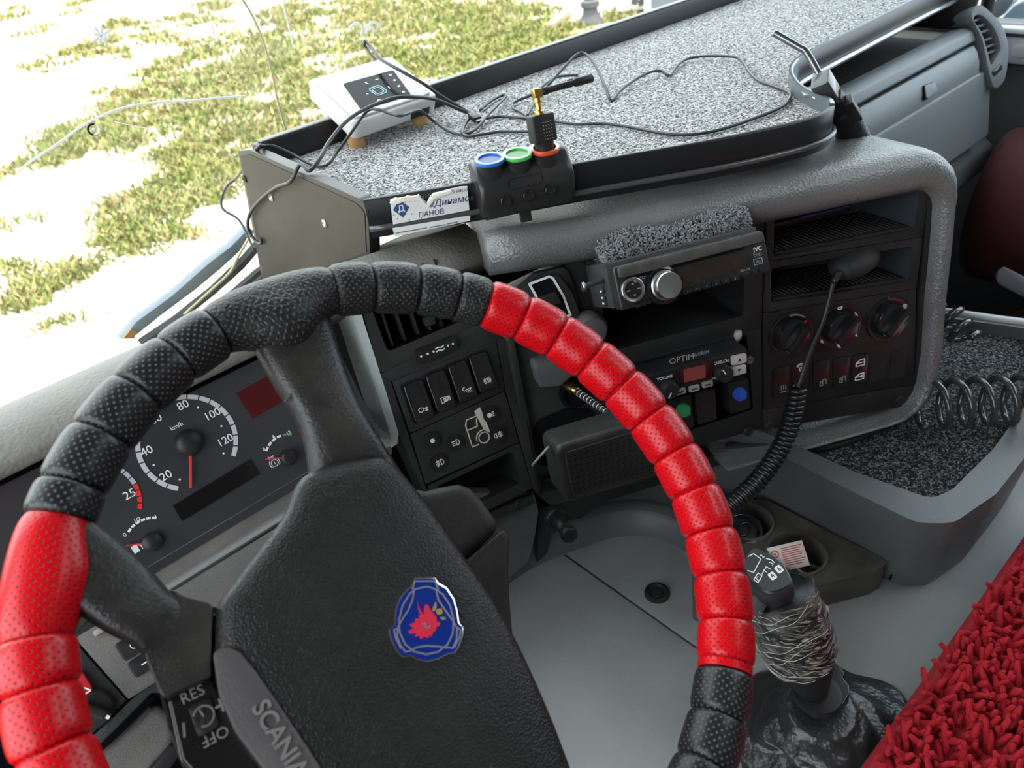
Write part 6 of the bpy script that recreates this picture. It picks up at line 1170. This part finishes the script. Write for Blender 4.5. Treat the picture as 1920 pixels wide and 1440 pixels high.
for c_, r in ((w1, R1), (w2, R2)):
    tp_ = circ(c_[0], c_[1], r, 28); bt_ = circ(c_[0], c_[1], r*0.9, 28); tray_box('cup_well', CT, tp_, bt_, 0.0, -0.040, CTM, ct)
    ring('well_lip', CT, circ(c_[0], c_[1], r+0.004, 28), circ(c_[0], c_[1], r, 28), -0.002, 0.003, CTM, ct, bevel=0.001)
for k in range(3):
    th = 0.8+k*2.1; f2 = CT.turn(th, w1[0], w1[1]); box('well_rib', f2, 0.018, 0.031, -0.003, 0.003, -0.038, -0.012, CTM, ct, bevel=0.001)
# ring-like lid in the far well
ld = thing('bottle_lid', CT.P(w2[0], w2[1], -0.02), 'shiny black lid lying in the far cup well', 'lid'); LF = Fr(CT.W(1396, 990, 0.004), (1, 0.1, 0.05), (0, 1, 0.25))
ring('rim', LF, circ(0, 0, 0.024, 28), circ(0, 0, 0.0195, 28), -0.010, 0.002, GLOSS, ld, bevel=0.001); lathe('disc', LF, 0, 0, [(0.0195, -0.010), (0.0195, -0.006), (0.006, -0.005)], BLK, ld); tube('pull_ring', [LF.P(0.012*math.cos(t), 0.007*math.sin(t), -0.003) for t in np.linspace(0, 6.283, 20)], 0.0014, GLOSS, ld, n=8)
# match box
MB = Fr(CT.W(1437, 1030, 0.004), CT.W(1512, 1020, 0.012)-CT.W(1437, 1030, 0.004), (-0.15, 1, 0.35))
mb_ = thing('matchbox', CT.W(1480, 1050, -0.01), 'small white and red printed match box lying in the cup well', 'match box')
mq = MB.poly([(1437,1028),(1512,1018),(1519,1060),(1452,1075)])
MBF = Fr(MB.P(*mq[3]), MB.P(*mq[2])-MB.P(*mq[3]), MB.P(*mq[0])-MB.P(*mq[3])); mw = np.linalg.norm(MB.P(*mq[2])-MB.P(*mq[3])); mh = float((MB.P(*mq[0])-MB.P(*mq[3]))@MBF.v)
box('sleeve', MBF, 0, mw, 0, mh, -0.011, 0.0, M('box_card', (0.72, 0.66, 0.60), 0.7), mb_, bevel=0.0006)
box('striker_side', MBF, 0.0005, mw-0.0005, -0.0004, 0.0006, -0.010, -0.001, M('striker', (0.10, 0.05, 0.03), 0.9), mb_)
RI = M('red_ink', (0.55, 0.10, 0.09), 0.7)
pr = strokes('red_print', MBF, [[(mw*0.36+0.0*j, mh*(0.86-0.085*j)), (mw*(0.94-0.05*((j*7) % 3)), mh*(0.86-0.085*j))] for j in range(9)], 0.0011, RI, mb_, c=0.0002, th=0.0002)
a, b = mw*0.17, mh*0.70; strokes('round_mark', MBF, [arc(a, b, 0.0042, 0, 360, 18), [(a, b)]], 0.0016, RI, mb_, c=0.0002, th=0.0002)
# ================================================================ gear lever
gl = thing('gear_lever', TN.W(1560, 1400), 'black gear lever with taped grip and shift pattern knob in leather boot', 'gear lever')
gb0 = AT(1528, 1290, 0.812); gt0 = AT(1470, 1105, 0.745)
gb0 = ray(1526, 1292)*(0.745/abs(ray(1526, 1292)[2])); gt0 = ray(1452, 1090)*(0.615/abs(ray(1452, 1090)[2]))
gdir = nrm(gt0-gb0); side = nrm(np.cross(gdir, A(0, 0, 1))); side = CAM[0]-gdir*float(CAM[0]@gdir); side = nrm(side); fwd_ = np.cross(gdir, side)
def gring(t, w, d, n=20, off=(0, 0), tw=0.0): 
    c_ = gb0+(gt0-gb0)*t+side*off[0]+fwd_*off[1]; return [c_+side*w*math.cos(2*math.pi*k/n)+fwd_*d*math.sin(2*math.pi*k/n) for k in range(n)]
GRM = M('grip_black', (0.018, 0.017, 0.017), 0.35, bump=0.5, bscale=700)
loft('grip', [gring(-0.06, .0125, .0125), gring(0.0, .0155, .015), gring(0.1, .0215, .021), gring(0.28, .032, .030), gring(0.5, .037, .035), gring(0.7, .037, .035), gring(0.88, .034, .032)], GRM, gl)
tube('rod', [gb0-gdir*0.07, gb0+gdir*0.01], 0.0125, BLK, gl, n=16)
# clear tape wound round the grip, wrinkled
TAPE = M('clear_tape', (0.34, 0.31, 0.27), 0.18, bump=0.0, alpha=0.55, coat=0.5)
nt = TAPE.node_tree; tcn = nt.nodes.new('ShaderNodeTexCoord'); nzn = nt.nodes.new('ShaderNodeTexNoise'); mpn = nt.nodes.new('ShaderNodeMapping'); mpn.inputs['Scale'].default_value = (25, 25, 320); mpn.inputs['Rotation'].default_value = (0.35, 0.5, 0)
nzn.inputs['Scale'].default_value = 2.2; nzn.inputs['Detail'].default_value = 5; bpn = nt.nodes.new('ShaderNodeBump'); bpn.inputs['Strength'].default_value = 1.0; bpn.inputs['Distance'].default_value = 0.002
rpn = nt.nodes.new('ShaderNodeValToRGB'); rpn.color_ramp.elements[0].position = 0.45; rpn.color_ramp.elements[0].color = (0.045, 0.04, 0.035, 1); rpn.color_ramp.elements[1].position = 0.62; rpn.color_ramp.elements[1].color = (0.46, 0.42, 0.36, 1)
nt.links.new(tcn.outputs['Object'], mpn.inputs[0]); nt.links.new(mpn.outputs[0], nzn.inputs['Vector']); nt.links.new(nzn.outputs['Fac'], bpn.inputs['Height']); nt.links.new(nzn.outputs['Fac'], rpn.inputs[0])
bs_ = nt.nodes['Principled BSDF']; nt.links.new(bpn.outputs[0], bs_.inputs['Normal']); nt.links.new(rpn.outputs[0], bs_.inputs['Base Color'])
mrn = nt.nodes.new('ShaderNodeMapRange'); mrn.inputs[1].default_value = 0.42; mrn.inputs[2].default_value = 0.64; mrn.inputs[3].default_value = 0.30; mrn.inputs[4].default_value = 0.80; nt.links.new(nzn.outputs['Fac'], mrn.inputs[0]); nt.links.new(mrn.outputs[0], bs_.inputs['Alpha'])
rg = []; rs4 = np.random.RandomState(2)
for i, t in enumerate(np.linspace(0.30, 0.93, 26)):
    w = np.interp(t, [0.3, 0.5, 0.7, 0.93], [.0352, .0382, .0382, .0350])*(1+0.014*rs4.randn()); rg.append([p+nrm(p-(gb0+(gt0-gb0)*t))*0.0010*rs4.randn() for p in gring(t, w, w*0.94, 26)])
loft('tape_wrap', rg, TAPE, gl, cap=False)
for i in range(10):
    t0 = 0.30+0.50*rs4.rand(); pts = []; sl = 0.10+0.12*rs4.randn(); n0 = 2.2+1.5*rs4.rand()
    for k in range(15):
        th = n0+k*0.14+rs4.randn()*0.02; t = min(0.92, max(0.3, t0+sl*k/14+0.012*math.sin(k*0.9+i))); w = np.interp(t, [0.3, 0.5, 0.7, 0.93], [.0358, .0388, .0388, .0356]); pts.append(gb0+(gt0-gb0)*t+side*w*math.cos(th)+fwd_*w*0.94*math.sin(th))
    tube('tape_crease', pts, 0.00028, M('tape_edge', (0.62, 0.60, 0.55), 0.3) if i == 0 else bpy.data.materials['tape_edge'], gl, n=4)
# knob head with shift pattern
kt = Fr(ray(1455, 1072)*(0.588/abs(ray(1455, 1072)[2])), (1, 0, 0), (0, 1, 0))
kn0 = nrm(-ray(1455, 1072)*0.55+A(0, 0, 1)*0.55+gdir*0.25); kx = nrm(ray(1500, 1040)*1.0-ray(1420, 1100)*1.0); kx = nrm(kx-kn0*float(kx@kn0)); KT = Fr(kt.o, kx, np.cross(kn0, kx))
kpx = [(1397,1045),(1408,1030),(1418,1028),(1440,1038),(1467,1057),(1480,1078),(1485,1095),(1478,1103),(1447,1113),(1420,1100),(1400,1075)]
kp_ = KT.poly(kpx); kmid = np.mean(np.array(kp_), 0)
kpl = [tuple(p) for p in spline(kp_, 3, closed=True)]
rg = []
for s_, c in ((0.75, -0.062), (1.02, -0.045), (1.14, -0.022), (1.12, -0.008), (1.05, -0.002), (1.0, 0.0), (0.6, 0.0012), (0.02, 0.0016)):
    rg.append([KT.P(kmid[0]+(x-kmid[0])*s_, kmid[1]+(y-kmid[1])*s_, c)-(kn0-gdir*float(kn0@gdir))*(-c)*0.15 for x, y in kpl])
kh = loft('knob_head', rg, M('knob_gloss', (0.022, 0.022, 0.023), 0.28, dust=0.12), gl)
prism('pattern_plate', KT, [tuple(kmid+(A(*p)-kmid)*0.93) for p in kpl], 0.001, 0.0022, M('pattern_face', (0.028, 0.033, 0.035), 0.35, dust=0.15), kh)
PTF = Fr(KT.P(0, 0, 0.0024), KT.u, KT.v)
def k8(L): return [PTF.L(1280+x/3.0, 960+y/3.0) for x, y in L]
strokes('shift_lines', PTF, [k8([(365,330),(400,340),(440,265),(400,235),(370,250)]), k8([(400,382),(424,343),(446,360),(424,398),(400,382)]), k8([(446,352),(470,308),(494,322)]), k8([(470,262),(500,270),(515,285)])], 0.0008, WHITE, kh, c=0.0002, th=0.0002)
for cx, cy, w in ((505, 360, 1), (542, 322, 1)):
    p = PTF.L(1280+cx/3.0, 960+cy/3.0); strokes('white_tab', PTF.turn(0, *p), [tuple(rp(rect(0, 0, 0.0062, 0.0075), 0.0016))], 0.001, WHITE, kh, c=0.0002, th=0.0002)
kvec = A(*PTF.L(1280+500/3.0, 960+300/3.0))-A(*PTF.L(1280+430/3.0, 960+385/3.0)); krot = math.atan2(kvec[1], kvec[0])
for s_, cx, cy, m_ in (('C', 428, 378, WHITE), ('1', 465, 335, WHITE), ('2', 448, 252, WHITE), ('3', 500, 292, WHITE), ('4', 505, 360, BLK), ('6', 542, 322, BLK)):
    p = PTF.L(1280+cx/3.0, 960+cy/3.0); text('numeral', s_, PTF, p[0], p[1], 0.0062, m_, kh, rot=krot, c=0.0006, ext=0.0002)
# thumb switch on the left of the knob
ts = AT(1424, 1132, gt0@(-CAM[2])-0.012); TSF = Fr(ts, CAM[0]*0.8+CAM[1]*(-0.4), CAM[1]*0.8+CAM[0]*0.4); prism('range_switch', TSF, rp(rect(0, 0, 0.014, 0.024), 0.005), -0.012, 0.002, M('switch_grey', (0.09, 0.095, 0.10), 0.3), gl, bevel=0.003)
prism('switch_base', TSF, rp(rect(0, 0.014, 0.018, 0.014), 0.004), -0.014, 0.0, GLOSS, gl, bevel=0.002)
# collar of the boot
CO = Fr(gb0-gdir*0.012, nrm(side), nrm(A(0, 0, 1)*0-np.cross(side, nrm(A(0, 0, 1)*0.6+gdir*0.4))*-1)); cn = nrm(A(0, 0, 1)*0.75+gdir*0.25); cu_ = nrm(side-cn*float(side@cn)); CO = Fr(gb0-gdir*0.014, cu_, np.cross(cn, cu_))
col_px = [(1485,1275),(1490,1310),(1520,1335),(1538,1340),(1545,1322),(1560,1328),(1578,1330),(1592,1308),(1592,1292),(1578,1275),(1585,1270),(1572,1253),(1558,1247),(1500,1262)]
cpl = rp([CO.L(*p) for p in col_px], 0.005, 3); prism('collar', CO, cpl, -0.008, 0.006, M('collar_grey', (0.035, 0.036, 0.038), 0.25), gl, bevel=0.003, seg=3)
lathe('collar_ring', CO, 0, 0, [(0.024, 0.004), (0.0235, 0.010), (0.020, 0.011)], BLK, gl, n=24)
# wrinkled leather boot
BOOT = M('boot_leather', (0.022, 0.022, 0.022), 0.32, bump=0.8, bscale=260, vor=True)
bc = TN.W(1545, 1420, 0.0); ctop = gb0-gdir*0.026; rg = []
for k, t in enumerate(np.linspace(0, 1, 22)):
    c_ = ctop*(1-t)+A(bc[0]+0.01, bc[1], ZT+0.002)*t; R_ = 0.033+0.030*t+0.055*t**2.2; row = []
    for j in range(56):
        th = 2*math.pi*j/56; wr = 1+0.10*t*math.sin(5*th+4*t)+0.07*t*math.sin(9*th+1.3+7*t)+0.055*math.sin(18*t+2.2*math.sin(2*th+1))*min(1, t*3)+0.02*math.sin(13*th+11*t)
        row.append(c_+A(math.cos(th), math.sin(th), 0)*R_*wr+A(0, 0, 0.010*math.sin(15*t+3*math.sin(th+0.5))*t*(1-t)))
    rg.append(row)
loft('boot', rg, BOOT, gl, sub=1)
# ================================================================ red chenille seat cover
ZB = -0.742
SB = Fr((0, 0, ZB), (1, 0, 0), (0, 1, 0))
yE = 0.112
cv_ = thing('seat_cover', (0.85, -0.1, ZT), 'red chenille mat with long finger tufts on the middle seat', 'seat cover')
CHR = M('chenille_red', (0.34, 0.008, 0.016), 0.85, spec=0.2, bump=0.9, bscale=900, var=0.3, dust=0.3, dcol=(0.50, 0.05, 0.06), dscale=60); 
xw = (0.44, 0.97)
profx('backing', [(yE, ZB-0.03), (yE+0.004, ZB-0.012), (yE-0.004, ZB+0.002), (yE-0.02, ZB+0.006), (-0.55, ZB+0.006), (-0.55, ZB-0.03)], xw[0], xw[1], M('red_backing', (0.34, 0.006, 0.015), 0.8, bump=0.5, bscale=1200), cv_, bevel=0.003)
sb = box('seat_base', H, xw[0]+0.02, xw[1]-0.02, -0.55, yE-0.015, ZT+0.001, ZB-0.03, M('seat_base_dark', (0.03, 0.008, 0.010), 0.8), cv_, bevel=0.01)
def tuft_mesh(seed, L_=0.026, r=0.0034):
    g_ = np.random.RandomState(seed); P = [A(0, 0, -0.004)]; d = A(g_.randn()*0.35, g_.randn()*0.35+0.15, 1.0); d = nrm(d)
    for i in range(5): P.append(P[-1]+d*L_/5); d = nrm(d+A(g_.randn()*0.18, g_.randn()*0.18, -0.10))
    rr = [r*0.9, r*1.02, r*1.05, r*1.0, r*0.95, r*0.70]; rings_ = tube_rings(P+[P[-1]+d*r*0.35], rr+[r*0.25], 6)
    v = [p for q in rings_ for p in q]; f = [[i*6+j, i*6+(j+1) % 6, (i+1)*6+(j+1) % 6, (i+1)*6+j] for i in range(6) for j in range(6)]+[[36+j for j in range(6)]]
    return v, f
TM = []
for s_ in range(8):
    v, f = tuft_mesh(s_, 0.024+0.004*(s_ % 3)); me = bpy.data.meshes.new('tuft'); me.from_pydata([tuple(p) for p in v], [], f); me.materials.append(CHR); me.polygons.foreach_set('use_smooth', [True]*len(me.polygons)); TM.append((me, v, f))
rs5 = np.random.RandomState(11); pos = []
def pix(p): c = CAM@A(*p); return 960+FPX*c[0]/-c[2], 720-FPX*c[1]/-c[2]
yy = yE-0.014; row = 0
while yy > -0.42:
    xx = xw[0]+0.006+(row % 2)*0.0044
    while xx < xw[1]-0.01: pos.append(A(xx+rs5.randn()*0.0018, yy+rs5.randn()*0.0018, ZB+0.006)); xx += 0.0088
    yy -= 0.0080; row += 1
vis = [(np.linalg.norm(p), p) for p in pos if (lambda q: -10 < q[0] < 1935 and -10 < q[1] < 1455)(pix(p))]
vis.sort(key=lambda t: t[0]); near = vis[:300]; far = vis[300:]; seen = set(id(p) for _, p in near)
for k, (_, p) in enumerate(near):
    o = bpy.data.objects.new('chenille_tuft', TM[k % 8][0]); COL.objects.link(o); o.parent = cv_; o.location = tuple(p-wloc(cv_)); o.rotation_euler = (rs5.randn()*0.25, rs5.randn()*0.25, rs5.rand()*1.4-0.7)
v_ = []; f_ = []
for k, p in enumerate([p for p in pos if id(p) not in seen]):
    if pix(p)[0] > 2400: continue
    me, v, f = TM[k % 8]; a = rs5.rand()*1.6-0.8; ca, sa_ = math.cos(a), math.sin(a); b0 = len(v_); tx, ty = rs5.randn()*0.2, rs5.randn()*0.2
    v_ += [p+A(q[0]*ca-q[1]*sa_+q[2]*tx, q[0]*sa_+q[1]*ca+q[2]*ty, q[2]) for q in v]; f_ += [[i+b0 for i in q] for q in f]
obj('chenille_pile', v_, f_, CHR, cv_, smooth=True, kind='stuff')
